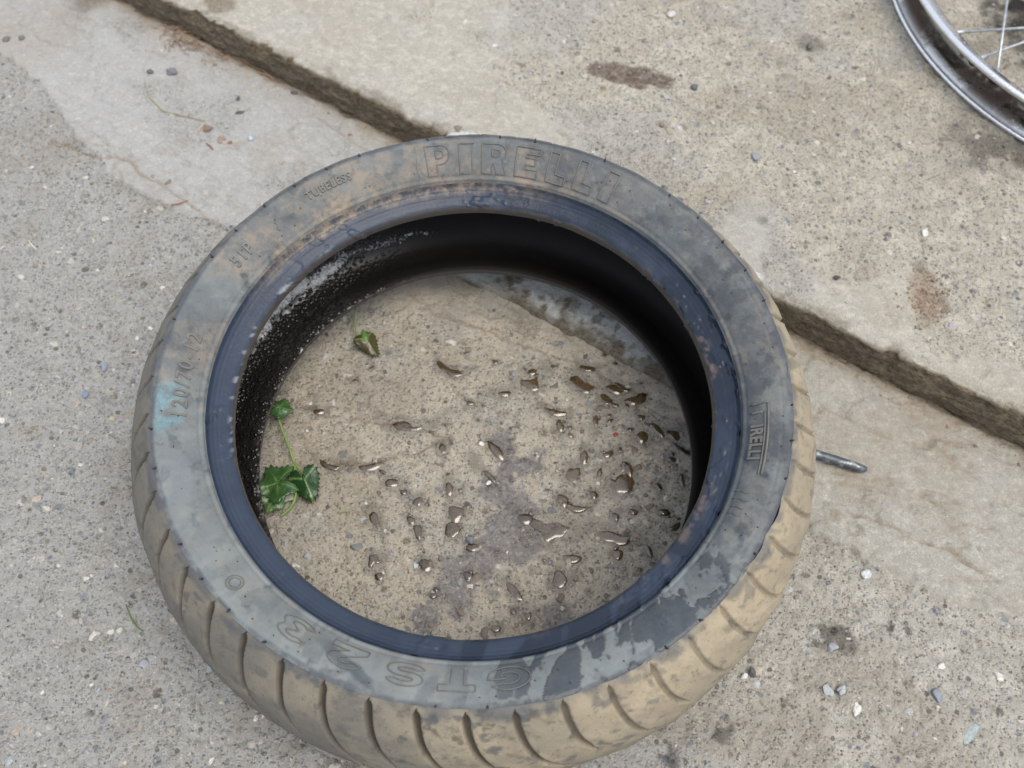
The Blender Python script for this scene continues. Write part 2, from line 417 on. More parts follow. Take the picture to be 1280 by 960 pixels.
P = at(270, 2, SLAB); moss = np.maximum(moss, .75 * ss(.020, .004, np.hypot(X - P.x, (Y - P.y)) + .012 * fbm(X, Y, .012, 4, 4)) * (RS_ > S_STEP + .004))
soil = .28 * ss(.15, .7, fbm(X, Y, .09, 4, 2))
for (px, py, r, st_) in ((1158, 372, .021, .95), (1150, 352, .014, .8), (1090, 340, .012, .5), (1010, 135, .05, .45), (900, 130, .03, .3), (1080, 130, .04, .35), (1200, 60, .05, .45)):
    P = at(px, py, SLAB); soil = np.maximum(soil, st_ * ss(1.2, .6, np.hypot(X - P.x, Y - P.y) / r + .6 * fbm(X, Y, .02, 5, 3)))
stain_shade = 0 * X
for (px, py, r, st_) in ((1240, 188, .030, .55), (1200, 165, .018, .4), (1275, 196, .022, .6), (1010, 52, .016, .5), (1285, -5, .055, .99), (1275, 30, .034, .95), (1300, 50, .04, .9), (1150, 330, .005, .3), (955, 275, .005, .4)):  # rim's shadow and the dark mass behind its spokes painted in, plus small stains
    P = at(px, py, SLAB); stain_shade = np.maximum(stain_shade, st_ * ss(1.3, .35, np.hypot(X - P.x, Y - P.y) / r + .5 * fbm(X, Y, .012, 4, 3)))
cool = np.clip(.35 * ss(.1, .6, fbm(X, Y, .07, 3, 6)), 0, 1)
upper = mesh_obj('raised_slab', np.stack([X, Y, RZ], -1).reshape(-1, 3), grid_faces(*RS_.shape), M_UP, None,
                 dict(rough=rg.ravel(), wet=0 * rg.ravel(), damp=0 * rg.ravel(), soil=soil.ravel(), moss=moss.ravel(), cool=cool.ravel(), stain_shade=stain_shade.ravel(), rust=rs.ravel()))
tag(upper, 'raised beige concrete slab with exposed aggregate and a dark mossy edge', kind='structure')

# ------------------------------------------------------------------ mortar fillet ramp behind and under the tyre
tf = np.arange(-.235, .150, .0016); sf = np.arange(.128, .262, .0016)
Tf, Sf = np.meshgrid(tf, sf)
win = ss(-.205, -.175, Tf + .006 * fbm(Sf, Sf * 0, .01, 2, 1)) * ss(.135, .105, Tf + .008 * fbm(Sf, Tf, .02, 2, 1))
foot_s = .1405 + .0012 * fbm(Tf, Tf * 0, .03, 4, 3)
ramp_h = .0325 * np.clip((Sf - foot_s) / (.245 - .1405), -.1, 1.0) + .0040 * ss(0, .0035, Sf - foot_s)
Xf, Yf = ts2xy(Tf, Sf)
zf = ramp_h * win - .012 * (1 - win) - .006 * ss(.001, -.003, Sf - foot_s) + (.0006 * fbm(Xf, Yf, .012, 4, 2) + .0005 * np.abs(fbm(Xf, Yf, .005, 2, 5)) - .0012 * ss(.3, .7, fbm(Tf * .4, Sf, .012, 3, 1)))
zf = np.where(Sf > .247, np.minimum(zf, HU(Tf, Sf)[0] + .0006 - .08 * (Sf - .247)), zf)
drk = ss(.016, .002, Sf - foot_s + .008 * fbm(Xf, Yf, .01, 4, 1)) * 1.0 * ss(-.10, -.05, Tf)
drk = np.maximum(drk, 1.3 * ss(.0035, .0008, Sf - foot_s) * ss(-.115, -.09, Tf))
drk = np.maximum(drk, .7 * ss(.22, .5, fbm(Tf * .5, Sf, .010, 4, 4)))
M_FIL = concrete('fillet_mortar', (.52, .55, .52), (.68, .69, .65), (.60, .625, .60), .5)
fillet = mesh_obj('mortar_ramp', np.stack([Xf, Yf, zf], -1).reshape(-1, 3), grid_faces(*Tf.shape), M_FIL, None,
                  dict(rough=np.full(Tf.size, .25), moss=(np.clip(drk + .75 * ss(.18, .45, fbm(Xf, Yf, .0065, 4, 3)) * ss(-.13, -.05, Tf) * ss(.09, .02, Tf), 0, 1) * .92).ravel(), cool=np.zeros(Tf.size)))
tag(fillet, 'greenish grey mortar ramp smeared against the step, seen through the tyre', kind='structure')

# ------------------------------------------------------------------ materials for small things
def simple(name, col, rough=.8, metal=0.0, nscale=200, nmix=.35, bump=.0004, spec=.4, dark=.55, coat=0):
    m = NT(name)
    c = m.mix(m.ramp(m.noise(nscale, 5, .65), .35, .65, 0, nmix * 2), col, tuple(x * dark for x in col))
    m.l(c, m.b.inputs['Base Color']); m.b.inputs['Roughness'].default_value = rough; m.b.inputs['Metallic'].default_value = metal
    m.b.inputs['Specular IOR Level'].default_value = spec; m.b.inputs['Coat Weight'].default_value = coat
    m.b.inputs['Coat Roughness'].default_value = .08
    if bump: m.l(m.bump(m.noise(nscale * 3, 4, .6), bump), m.b.inputs['Normal'])
    return m.m
mp = NT('pebble_stone')
pcol = mp.mix(mp.ramp(mp.noise(700, 4, .6), .3, .7, 0, .5), mp.attr('pc', True), (.12, .10, .08))
mp.l(pcol, mp.b.inputs['Base Color']); mp.b.inputs['Roughness'].default_value = .75
mp.l(mp.bump(mp.noise(1500, 3), .0003), mp.b.inputs['Normal'])
M_PEB = mp.m
ICO_V = None
import bmesh
def ico(sub):
    bm = bmesh.new(); bmesh.ops.create_icosphere(bm, subdivisions=sub, radius=1)
    v = np.array([p.co[:] for p in bm.verts]); f = np.array([[q.index for q in a.verts] for a in bm.faces]); bm.free(); return v, f
I1, F1 = ico(2); I2, F2 = ico(3)
PAL = [(.40, .385, .35), (.25, .275, .30), (.32, .335, .345), (.36, .315, .25), (.48, .46, .42), (.22, .20, .175), (.35, .31, .24), (.50, .49, .46), (.20, .17, .13)]
def stone_verts(base, r, rng, flat=.6, elong=1.4, amp=.28):
    v = base.copy(); a = rng.rand(6, 3) * 6
    for _ in range(9):                                   # knock flat facets into the lump
        q = rng.randn(3); q /= np.linalg.norm(q); dd = rng.uniform(.45, .85)
        v = v - np.clip(v @ q - dd, 0, None)[:, None] * q
    n_ = sum(np.sin(v @ (np.array([2.1, 1.7, 2.6]) * (1 + .4 * i)) + a[i, 0]) for i in range(4)) / 4
    v = v * (1 + amp * n_)[:, None]
    v = v * np.array([r * elong, r, r * flat])
    th = rng.rand() * 6.283; c, s_ = math.cos(th), math.sin(th)
    return np.stack([v[:, 0] * c - v[:, 1] * s_, v[:, 0] * s_ + v[:, 1] * c, v[:, 2]], 1)
rng = np.random.RandomState(3)
def scatter(name, n, tr, sr, hf, rmin, rmax, mat, label, keep, sink=.52, pal=None):
    Vs = []; Fs = []; Cs = []; b = 0; pal = pal or PAL
    t = rng.uniform(*tr, n); s = rng.uniform(*sr, n)
    z = hf(t, s); k_ = keep(t, s)
    x, y = ts2xy(t, s)
    for i in range(n):
        if not k_[i]: continue
        r = rmin + (rmax - rmin) * rng.rand() ** 3.0
        v = stone_verts(I1, r, rng, flat=rng.uniform(.4, .7), elong=rng.uniform(1, 1.5))
        v += [x[i], y[i], z[i] - r * sink * rng.uniform(.5, 1.15)]
        Vs.append(v); Fs.append(F1 + b); b += len(v)
        c = np.array(pal[rng.randint(len(pal))]) * rng.uniform(.75, 1.2); Cs.append(np.tile(c, (len(v), 1)))
    o = mesh_obj(name, np.concatenate(Vs), np.concatenate(Fs), mat, None, {'pc': np.concatenate(Cs)})
    return tag(o, label, kind='stuff')
scatter('embedded_gravel', 5200, (-.68, .46), (-.33, .235), lambda t, s: H(t, s), .0009, .0048, M_PEB,
        'small grey and brown stones bedded in the worn lower concrete', lambda t, s: (s < edge_s(t) - .003) | (rng.rand(len(t)) < .10))
scatter('slab_gravel', 5200, (-.55, .60), (.25, .78), lambda t, s: HU(t, s)[0], .0009, .0044, M_PEB,
        'fine gravel bedded in the surface of the raised slab', lambda t, s: rng.rand(len(t)) < (.15 + .85 * HU(t, s)[1]))

scatter('wetted_gravel', 900, (-.155, .155), (-.155, .135), lambda t, s: H(t, s), .0009, .0042, M_PEB,
        'small dark and grey stones bedded in the wet concrete inside the tyre', lambda t, s: (np.hypot(t, s) < .152) & (rng.rand(len(t)) < .25 + .75 * ss(-.08, .06, ts2xy(t, s)[0])),
        sink=.35, pal=[(.20, .16, .12), (.15, .12, .09), (.20, .215, .23), (.28, .25, .20), (.36, .32, .26), (.12, .10, .085)])
# grit kicked against the foot of the step
scatter('step_grit', 260, (-.62, .40), (.214, .2405), lambda t, s: H(t, s), .0006, .0022, M_PEB, 'loose grit lying along the foot of the step',
        lambda t, s: (rng.rand(len(t)) < ss(.03, .0, S_STEP - s)) & ((t < -.2) | (t > .13)), sink=.1, pal=[(.16, .12, .08), (.24, .2, .15), (.09, .08, .07)])

# ------------------------------------------------------------------ water
mw = NT('muddy_water')
for n_ in list(mw.t.nodes):
    if n_.type == 'BSDF_PRINCIPLED': mw.t.nodes.remove(n_)
tr_ = mw.n('ShaderNodeBsdfTransparent'); tr_.inputs[0].default_value = (.70, .61, .48, 1)
gl = mw.n('ShaderNodeBsdfGlossy'); gl.inputs['Roughness'].default_value = .16
fr = mw.n('ShaderNodeFresnel'); fr.inputs[0].default_value = 1.45
mxs = mw.n('ShaderNodeMixShader'); mw.l(mw.math('MULTIPLY', fr.outputs[0], 2.8), mxs.inputs[0]); mw.l(tr_.outputs[0], mxs.inputs[1]); mw.l(gl.outputs[0], mxs.inputs[2])
mw.l(mxs.outputs[0], mw.out.inputs[0])
M_WATER = mw.m
def puddle_mesh(x0, y0, a, b, an, rings, seg, hgt):
    """outline follows the same field as the ground mask"""
    V = []; th = np.linspace(0, 2 * math.pi, seg, endpoint=False)
    q = np.linspace(0, 2.1, 60)
    U = np.cos(th)[:, None] * q; W = np.sin(th)[:, None] * q
    u = U * a; v = W * b + .25 * u * u / a
    xx = x0 + u * math.cos(an) - v * math.sin(an); yy = y0 + u * math.sin(an) + v * math.cos(an)
    f = (q[None, :] + .75 * fbm(xx, yy, .009, 3, 5)) / 1.12
    idx = np.argmax(f > 1.0, 1); idx = np.where(f.max(1) > 1.0, idx, 59); idx = np.maximum(idx, 4)
    R = q[idx]; R = (R + np.roll(R, 1) + np.roll(R, -1)) / 3
    tt, s_ = x0 * TV[0] + y0 * TV[1], x0 * NV[0] + y0 * NV[1]
    base = float(np.mean(H(np.array([tt]), np.array([s_])))) + .0001
    V = [(0, 0, hgt)]; F = []
    for i in range(1, rings + 1):
        k = (i / rings); rr = R * k
        u = np.cos(th) * rr * a; v = np.sin(th) * rr * b + .25 * u * u / a
        xx = u * math.cos(an) - v * math.sin(an); yy = u * math.sin(an) + v * math.cos(an)
        z = hgt * (1 - k ** 3) - .0005 * (k > .99)
        for j in range(seg): V.append((xx[j], yy[j], z))
    for j in range(seg):
        F.append((0, 1 + j, 1 + (j + 1) % seg))
        for i in range(rings - 1):
            p = 1 + i * seg; n2 = p + seg; j1 = (j + 1) % seg
            F.append((p + j, n2 + j, n2 + j1, p + j1))
    return V, F, base
PLAB = {0: 'round brown rimmed water drop right of centre inside the tyre', 1: 'largest flat puddle reflecting grey sky, inside the tyre',
        2: 'long narrow puddle just right of the largest puddle', 3: 'dark glossy drop nearest below the ramp inside the tyre',
        4: 'long thin water streak filling a crack left of centre inside the tyre', 5: 'short curled drop at the top of the wetted concrete, apart from the rest',
        8: 'dark brown wet drop near the upper right of the ring opening', 13: 'small pool shaped like a comma left of the round rimmed drop',
        15: 'slanted thin streak of water near the middle of the opening', 19: 'oval grey drop left of the damp purple patch',
        21: 'round drop lowest on the left side of the opening', 24: 'water streak in the crack nearest the green leaves',
        30: 'diagonal puddle near the front bead inside the tyre', 31: 'broad puddle by the front bead, right of the diagonal one',
        10: 'brown puddle at the upper middle of the wet area'}
stuffw = MB()
for i, pw_ in enumerate(PW):
    if i in PLAB:
        V, F, base = puddle_mesh(*pw_, 6, 36, .00085)
        mb = MB(); mb.add(V, F); o = mb.build('water_puddle', M_WATER); o.location = (pw_[0], pw_[1], base)
        tag(o, PLAB[i], 'puddle', 'water left on the concrete inside the tyre')
    else:
        V, F, base = puddle_mesh(*pw_, 3, 18, min(.00085, .34 * min(pw_[2], pw_[3])))
        stuffw.add([(p[0] + pw_[0], p[1] + pw_[1], p[2] + base) for p in V], F)
tag(stuffw.build('water_droplets', M_WATER), 'scattered small water drops on the concrete inside the tyre', kind='stuff')

# ------------------------------------------------------------------ THE TYRE
AL = .047
tyre = empty('motorcycle_tyre', (0, 0, .0224), 'worn muddy black motorcycle tyre without a rim lying flat against the step', 'tyre')
axis_t = Vector((TV[0], TV[1], 0))
Rq = Matrix.Rotation(AL, 4, axis_t)
if (Rq @ Vector((NV[0], NV[1], 0))).z < 0: Rq = Matrix.Rotation(-AL, 4, axis_t)
tyre.rotation_euler = Rq.to_euler()
ZM = .0535
def smooth_prof(pts, n):
    P = np.array(pts, float)
    for _ in range(3):
        Q = [P[0]]
        for i in range(len(P) - 1): Q += [P[i] * .75 + P[i + 1] * .25, P[i] * .25 + P[i + 1] * .75]
        Q.append(P[-1]); P = np.array(Q)
    d = np.r_[0, np.cumsum(np.hypot(*np.diff(P, axis=0).T))]
    u = np.linspace(0, d[-1], n)
    return np.stack([np.interp(u, d, P[:, 0]), np.interp(u, d, P[:, 1])], 1), u
R_SH, HALF, R_MAX = .1931, .0677, .2204
SIDE = [(R_SH, ZM + HALF), (.1905, .1208), (.185, .1192), (.178, .1158), (.1710, .1108), (.1668, .1070), (.1650, .1042)]
BEAD = [(.1650, .1042), (.1636, .1012), (.1605, .0988), (.1560, .0972), (.1528, .0958), (.1508, .0940), (.1503, .0918), (.1505, .0888)]
LINER = [(.1505, .0888), (.1525, .0878), (.1570, .0905), (.1660, .0975), (.1770, .1060), (.1900, .1065), (.2010, .0930), (.2070, .0720), (.2078, ZM)]
def revolve(name, prof, nrm_fn, N, mat, attr_fn, flip=False, mirror=False):
    """prof: (n,2) R,z ; nrm_fn(u_index grid, phi) -> displacement along profile normal"""
    ph = np.linspace(0, 2 * math.pi, N, endpoint=False)
    P = prof.copy()
    d = np.gradient(P, axis=0); nn = np.stack([d[:, 1], -d[:, 0]], 1); nn /= np.linalg.norm(nn, axis=1)[:, None] + 1e-12
    if flip: nn = -nn
    U = np.r_[0, np.cumsum(np.hypot(*np.diff(P, axis=0).T))]
    Ug, Pg = np.meshgrid(U, ph, indexing='ij')
    Rg = np.broadcast_to(P[:, 0:1], Ug.shape); Zg = np.broadcast_to(P[:, 1:2], Ug.shape)
    D = nrm_fn(Ug, Pg, Rg, Zg)
    R2 = Rg + nn[:, 0:1] * D; Z2 = Zg + nn[:, 1:2] * D
    if mirror: Z2 = 2 * ZM - Z2
    V = np.stack([R2 * np.cos(Pg), R2 * np.sin(Pg), Z2], -1).reshape(-1, 3)
    F = grid_faces(len(P), N, True)
    if not mirror: F = F[:, ::-1].copy() if flip else F
    A = attr_fn(Ug, Pg, Rg, Z2, D) if attr_fn else {}
    return mesh_obj(name, V, F, mat, tyre, {k: np.asarray(v + 0 * Ug).ravel() for k, v in A.items()})
def pn(Pg, Rg, Zg, sc, octv=4, k=0):        # noise seamless enough around the ring: use xyz folded to 2D
    return fbm(Rg * np.cos(Pg) + .35 * Zg, Rg * np.sin(Pg) + .8 * Zg, sc, octv, k)
def angw(Pg, c, wd):                        # 1 near angle c (deg), falloff wd (deg)
    d = np.abs((np.degrees(Pg) - c + 180) % 360 - 180); return ss(wd, wd * .35, d)

# tread profile, lower shoulder to upper shoulder
hh = np.linspace(-1, 1, 118); hh = np.sign(hh) * np.abs(hh) ** .9
tread_prof = np.stack([R_MAX - (R_MAX - R_SH) * np.abs(hh) ** 2.3, ZM + HALF * hh], 1)
GRO = 48; G0 = 249.0
def groove(Ug, Pg, Rg, Zg):
    """depth 0..1 of the curved tread cuts and distance across"""
    a = (np.degrees(Pg) - G0)
    up = (Zg - ZM) / HALF                                   # 1 at upper shoulder
    dep = np.zeros_like(Ug)
    for side in (1, -1):
        v = 1 - side * up                                   # 0 at shoulder, 1 at centre, 2 other shoulder
        lean = 1.0 * v + 8.6 * np.clip(v, 0, 1.4) ** 2.0
        x = (a - (3.75 if side < 0 else 0) - lean) / (360 / GRO)
        k = np.round(x); long_ = (np.abs(k) % 2 == 0) if side > 0 else (np.abs(k) % 2 == 1)
        dist = np.abs(x - k) * (2 * math.pi / GRO) * Rg
        hsh = np.abs(np.sin(k * 12.9898 + side)) 
        vend = np.where(long_, 1.12, .70) + .06 * hsh
        wd = (.0021 - .0005 * angw(Pg, 330, 60)) * ss(0, .06, v - .015) * ss(0, .22, vend - v) + .00001
        wd = wd * (1 + .15 * np.sin(k * 3.1))
        prof = ss(1.25, .55, dist / wd) * (v > .01) * (v < vend)
        dep = np.maximum(dep, prof)
    return dep
def tread_disp(Ug, Pg, Rg, Zg):
    g = groove(Ug, Pg, Rg, Zg)
    mud = angw(Pg, 325, 75)
    g = g * (1 - .35 * mud)
    up = np.abs((Zg - ZM) / HALF)
    dis = -.0030 * g
    dis = dis + .00035 * pn(Pg, Rg, Zg, .012, 4, 1) + .0006 * pn(Pg, Rg, Zg, .05, 2, 2)
    # blocks on the right side are worn into scallops between cuts
    a = (np.degrees(Pg) - G0) / (360 / GRO); fr_ = a - np.floor(a)
    dis = dis + angw(Pg, 350, 55) * ss(.55, .95, up) * .0016 * (np.sin(fr_ * math.pi) - .6)
    dis = dis - .0007 * np.exp(-((Zg - ZM) / .0010) ** 2)
    dis = dis - .0010 * ss(.97, 1.0, up)
    dis = dis + mud * .0010 * ss(.1, .8, pn(Pg, Rg, Zg, .02, 4, 4))
    return dis
def tread_attr(Ug, Pg, Rg, Z, D):
    g = groove(Ug, Pg, Rg, Z)
    up = (Z - ZM) / HALF
    mud = np.clip(.16 + .85 * angw(Pg, 335, 88) + .30 * angw(Pg, 262, 70) * ss(-.2, .4, pn(Pg, Rg, Z, .04, 3, 5)), 0, 1)
    mud = mud * (.75 + .25 * ss(-.5, .4, pn(Pg, Rg, Z, .03, 4, 1))) 
    mud = np.clip(mud - .8 * ss(.35, .75, pn(Pg, Rg, Z, .009, 5, 3)) * (1 - .3 * angw(Pg, 330, 70)), 0, 1)
    edge = ss(.90, 1.0, up + .06 * pn(Pg, Rg, Z, .01, 3, 3))
    wet = .75 * angw(Pg, 272, 16) * ss(.35, .6, pn(Pg, Rg, Z, .008, 3, 2)) * ss(.2, .9, up)
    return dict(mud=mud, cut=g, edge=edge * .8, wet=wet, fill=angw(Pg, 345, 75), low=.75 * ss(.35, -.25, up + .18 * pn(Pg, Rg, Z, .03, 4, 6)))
mt = NT('tread_rubber')
mud = mt.attr('mud'); cut = mt.attr('cut'); edge = mt.attr('edge'); wet = mt.attr('wet')
c = mt.mix(mt.noise(25, 5, .6), (.068, .068, .064), (.135, .128, .110))
c = mt.mix(mt.math('MULTIPLY', mud, mt.ramp(mt.noise(90, 5, .6), .2, .5, .75, 1)), c, mt.mix(mt.noise(40, 6, .65), (.24, .195, .13), (.355, .305, .215)))
c = mt.mix(mt.ramp(mt.noise(120, 6, .78), .52, .66, 0, .60), c, (.085, .080, .070))
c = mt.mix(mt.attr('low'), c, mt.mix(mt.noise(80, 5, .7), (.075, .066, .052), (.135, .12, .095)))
c = mt.mix(mt.math('MULTIPLY', edge, .8), c, (.045, .055, .07))
c = mt.mix(mt.math('MULTIPLY', cut, mt.math('SUBTRACT', .92, mt.math('MULTIPLY', mt.attr('fill'), .62))), c, (.034, .026, .018))
c = mt.mix(mt.math('MULTIPLY', wet, .8), c, (.03, .022, .014))
c = mt.mix(mt.ramp(mt.noise(420, 4, .7), .60, .70, 0, .65), c, (.05, .045, .04))
mt.l(c, mt.b.inputs['Base Color'])
mt.l(mt.math('SUBTRACT', .78, mt.math('MULTIPLY', wet, .55)), mt.b.inputs['Roughness']); mt.b.inputs['Specular IOR Level'].default_value = .35
mt.l(mt.bump(mt.noise(700, 5, .7), .0006, .8), mt.b.inputs['Normal'])
revolve('tread', tread_prof, lambda *a: tread_disp(*a), 1920, mt.m, tread_attr)

# sidewalls
side_prof, su = smooth_prof(SIDE, 46)
def zs(R): return float(np.interp(R, side_prof[::-1, 0], side_prof[::-1, 1]))
def side_disp(Ug, Pg, Rg, Zg):
    d = .00030 * pn(Pg, Rg, Zg, .03, 4, 1)
    d = d - .0006 * np.exp(-((Rg - .1665) / .0007) ** 2) + .0003 * np.exp(-((Rg - .1679) / .0006) ** 2)
    d = d + .0004 * np.exp(-((Rg - .1868) / .0005) ** 2) * (.4 + .6 * angw(Pg, 20, 60))
    d = d + .0006 * ss(.1905, .1925, Rg)
    return d
def side_attr(Ug, Pg, Rg, Z, D):
    deg = np.degrees(Pg)
    dust = .30 + .55 * angw(Pg, 125, 75) + .15 * pn(Pg, Rg, Z, .05, 3, 1)
    dust = dust + .5 * angw(Pg, 110, 60) * ss(.175, .166, Rg)
    dust = dust * ss(-.55, .35, pn(Pg, Rg, Z, .035, 5, 2) + .15)
    dust = np.where(Rg > .19, dust * .4, dust)
    pale = np.clip(.25 + .85 * angw(Pg, 225, 55) + .35 * angw(Pg, 262, 30) + .25 * pn(Pg, Rg, Z, .04, 4, 3) - .25 * angw(Pg, 45, 55), 0, 1)
    # flaky dried film with wet black gaps, front right
    fl = .55 * pn(Pg, Rg, Z, .020, 5, 5) + .6 * pn(Pg, Rg, Z, .0075, 4, 2) + .10
    zone = angw(Pg, 300, 42)
    flake = zone * ss(.02, .12, fl)
    wet = zone * ss(.12, -.02, fl) * .95
    wet = np.maximum(wet, .8 * angw(Pg, 345, 28) * ss(.178, .168, Rg + .004 * pn(Pg, Rg, Z, .01, 3, 1)))
    wet = np.maximum(wet, .55 * angw(Pg, 30, 70) * ss(.1, .5, pn(Pg, Rg, Z, .04, 4, 6)))
    wet = np.maximum(wet, .75 * angw(Pg, 251, 8) * ss(.0045, .002, np.abs(Rg - (.172 + (deg - 243) * .0012) + .002 * fl)))
    P = (201, 503)
    teal = angw(Pg, 187.5, 7.5) * ss(.172, .180, Rg) * ss(.195, .187, Rg) * ss(-.5, .2, pn(Pg, Rg, Z, .012, 3, 2))
    grey = angw(Pg, 203, 7) * ss(.172, .177, Rg) * ss(.189, .182, Rg)
    edge = ss(.1895, .1915, Rg + .0006 * pn(Pg, Rg, Z, .01, 3, 3))
    mott = ss(.05, .45, pn(Pg, Rg, Z, .022, 6, 4) + .25 * pn(Pg, Rg, Z, .004, 2, 1)) * (.35 + .65 * angw(Pg, 20, 100))
    mott = np.maximum(mott, ss(.25, .5, pn(Pg, Rg, Z, .010, 5, 6)) * .55)
    scr = ss(.5, .75, fbm(Pg * .9, Rg * 6, .05, 4, 2)) * .5
    return dict(mott=np.clip(.68 * mott + .8 * scr, 0, 1), dust=np.clip(dust, 0, 1), pale=pale, wet=wet, teal=teal, grey=grey * .8, edge=edge, flake=flake)
msd = NT('sidewall_rubber')
a_ = {k: msd.attr(k) for k in ('dust', 'pale', 'wet', 'teal', 'grey', 'edge', 'flake', 'mott')}
c = msd.mix(msd.noise(30, 5, .6), (.060, .068, .074), (.105, .114, .118))
c = msd.mix(msd.ramp(msd.noise(16, 6, .7), .42, .62), c, (.105, .115, .115))
c = msd.mix(msd.ramp(msd.noise(70, 6, .75), .50, .68, 0, .75), c, (.045, .056, .070))
c = msd.mix(msd.ramp(msd.noise(110, 6, .75, msd.scaled((1, 1, 1.3))), .52, .66, 0, .45), c, (.17, .18, .172))
c = msd.mix(msd.math('MULTIPLY', a_['pale'], msd.ramp(msd.noise(60, 5, .65), .2, .6, .55, 1)), c, msd.mix(msd.noise(35, 4), (.105, .127, .135), (.205, .222, .212)))
c = msd.mix(msd.math('MULTIPLY', a_['dust'], msd.ramp(msd.noise(85, 7, .78), .42, .62, .10, .85)), c, (.225, .178, .128))
c = msd.mix(msd.math('MULTIPLY', a_['flake'], .75), c, msd.mix(msd.noise(140, 5, .7), (.10, .12, .125), (.23, .25, .24)))
c = msd.mix(msd.math('MULTIPLY', a_['mott'], msd.ramp(msd.noise(130, 5, .75), .30, .60, .35, .90)), c, (.028, .034, .042))
c = msd.mix(msd.math('MULTIPLY', a_['grey'], .7), c, (.14, .15, .165))
c = msd.mix(msd.math('MULTIPLY', a_['teal'], msd.ramp(msd.noise(170, 5, .75), .38, .62, .15, .62)), c, (.12, .26, .30))
c = msd.mix(msd.math('MULTIPLY', a_['edge'], msd.ramp(msd.noise(90, 5, .7), .35, .6, .25, .8)), c, (.045, .052, .062))
c = msd.mix(msd.math('MULTIPLY', a_['wet'], .80), c, msd.mix(msd.noise(150, 5, .7), (.014, .020, .026), (.050, .062, .076)))
c = msd.mix(msd.ramp(msd.noise(260, 5, .75), .60, .74, 0, .6), c, (.045, .045, .05))
msd.l(c, msd.b.inputs['Base Color'])
msd.l(msd.math('SUBTRACT', .66, msd.math('MULTIPLY', a_['wet'], .46)), msd.b.inputs['Roughness'])
msd.b.inputs['Specular IOR Level'].default_value = .36
msd.l(msd.bump(msd.noise(600, 5, .7), .00045, .8, msd.bump(a_['flake'], .0006)), msd.b.inputs['Normal'])
M_SIDE = msd.m
revolve('sidewall', side_prof, side_disp, 1440, M_SIDE, side_attr, flip=True)
revolve('sidewall', side_prof[::3], lambda U, P_, R, Z: 0 * U, 360, M_SIDE, lambda U, P_, R, Z, D: dict(dust=.5 + 0 * U), mirror=True)

# beads
bead_prof, bu = smooth_prof(BEAD, 34)
def bead_disp(Ug, Pg, Rg, Zg):
    d = .00018 * pn(Pg, Rg, Zg, .02, 4, 1) - .0003 * np.exp(-((Rg - .1600) / .0004) ** 2)
    d = d - .00028 * np.exp(-((Rg - .1575) / .0003) ** 2) - .0003 * np.exp(-((Rg - .1622) / .0003) ** 2) + .00004 * np.sin(Rg * 6283 / 1.6)
    d = d - .0007 * ss(.4, .6, pn(Pg, Rg, Zg, .006, 3, 6)) * ss(.2, .5, pn(Pg, Rg, Zg, .05, 2, 1))
    return d - .0008 * ss(.45, .75, pn(Pg, Rg, Zg, .009, 3, 4)) * angw(Pg, 350, 70) * (Zg > .095)
def bead_attr(Ug, Pg, Rg, Z, D):
    toe = ss(.0952, .0935, Z + .0006 * pn(Pg, Rg, Z, .006, 3, 2))
    dust = angw(Pg, 115, 50) * ss(.1585, .163, Rg + .002 * pn(Pg, Rg, Z, .012, 4, 1)) * .9
    sc = angw(Pg, 345, 70) * ss(.38, .6, pn(Pg, Rg, Z, .009, 4, 3)) * np.exp(-((Rg - .1535) / .003) ** 2)
    chalk = angw(Pg, 165, 45) * ss(.30, .5, pn(Pg, Rg, Z, .006, 3, 5)) * np.exp(-((Rg - .1515) / .0016) ** 2)
    wet = .9 * angw(Pg, 295, 50) * ss(-.1, .25, pn(Pg, Rg, Z, .015, 3, 5)) + .85 * angw(Pg, 40, 85) * ss(-.5, .3, pn(Pg, Rg, Z, .03, 4, 2))
    return dict(toe=toe, dust=dust, scuff=sc, chalk=chalk, wet=np.clip(wet, 0, 1))
mbd = NT('bead_rubber')
b_ = {k: mbd.attr(k) for k in ('toe', 'dust', 'scuff', 'chalk', 'wet')}
c = mbd.mix(mbd.noise(45, 5, .6), (.012, .019, .034), (.030, .044, .070))  # blue of the reflected sky is tinted into the dark rubber colour
c = mbd.mix(mbd.ramp(mbd.noise(160, 5, .7), .5, .72, 0, .6), c, (.028, .034, .045))
c = mbd.mix(mbd.math('MULTIPLY', b_['wet'], .85), c, (.009, .014, .024))
c = mbd.mix(mbd.math('MULTIPLY', b_['dust'], .85), c, mbd.mix(mbd.ramp(mbd.noise(150, 6, .75), .4, .6), (.06, .06, .065), (.22, .172, .125)))
c = mbd.mix(mbd.math('MULTIPLY', b_['scuff'], .6), c, (.12, .09, .07))
c = mbd.mix(mbd.math('MULTIPLY', b_['chalk'], .7), c, (.22, .235, .25))
c = mbd.mix(mbd.math('MULTIPLY', b_['toe'], .9), c, mbd.mix(mbd.noise(200, 5, .7), (.024, .021, .018), (.085, .076, .066)))
mbd.l(c, mbd.b.inputs['Base Color'])
mbd.l(mbd.math('SUBTRACT', .40, mbd.math('MULTIPLY', b_['wet'], .20)), mbd.b.inputs['Roughness']); mbd.b.inputs['Specular IOR Level'].default_value = .30
mbd.l(mbd.bump(mbd.noise(500, 4, .65), .00035, .7), mbd.b.inputs['Normal'])
M_BEAD = mbd.m
revolve('bead', bead_prof, bead_disp, 1080, M_BEAD, bead_attr, flip=True)
revolve('bead', bead_prof, bead_disp, 720, M_BEAD, lambda U, P_, R, Z, D: dict(toe=.9 + 0 * U), mirror=True)

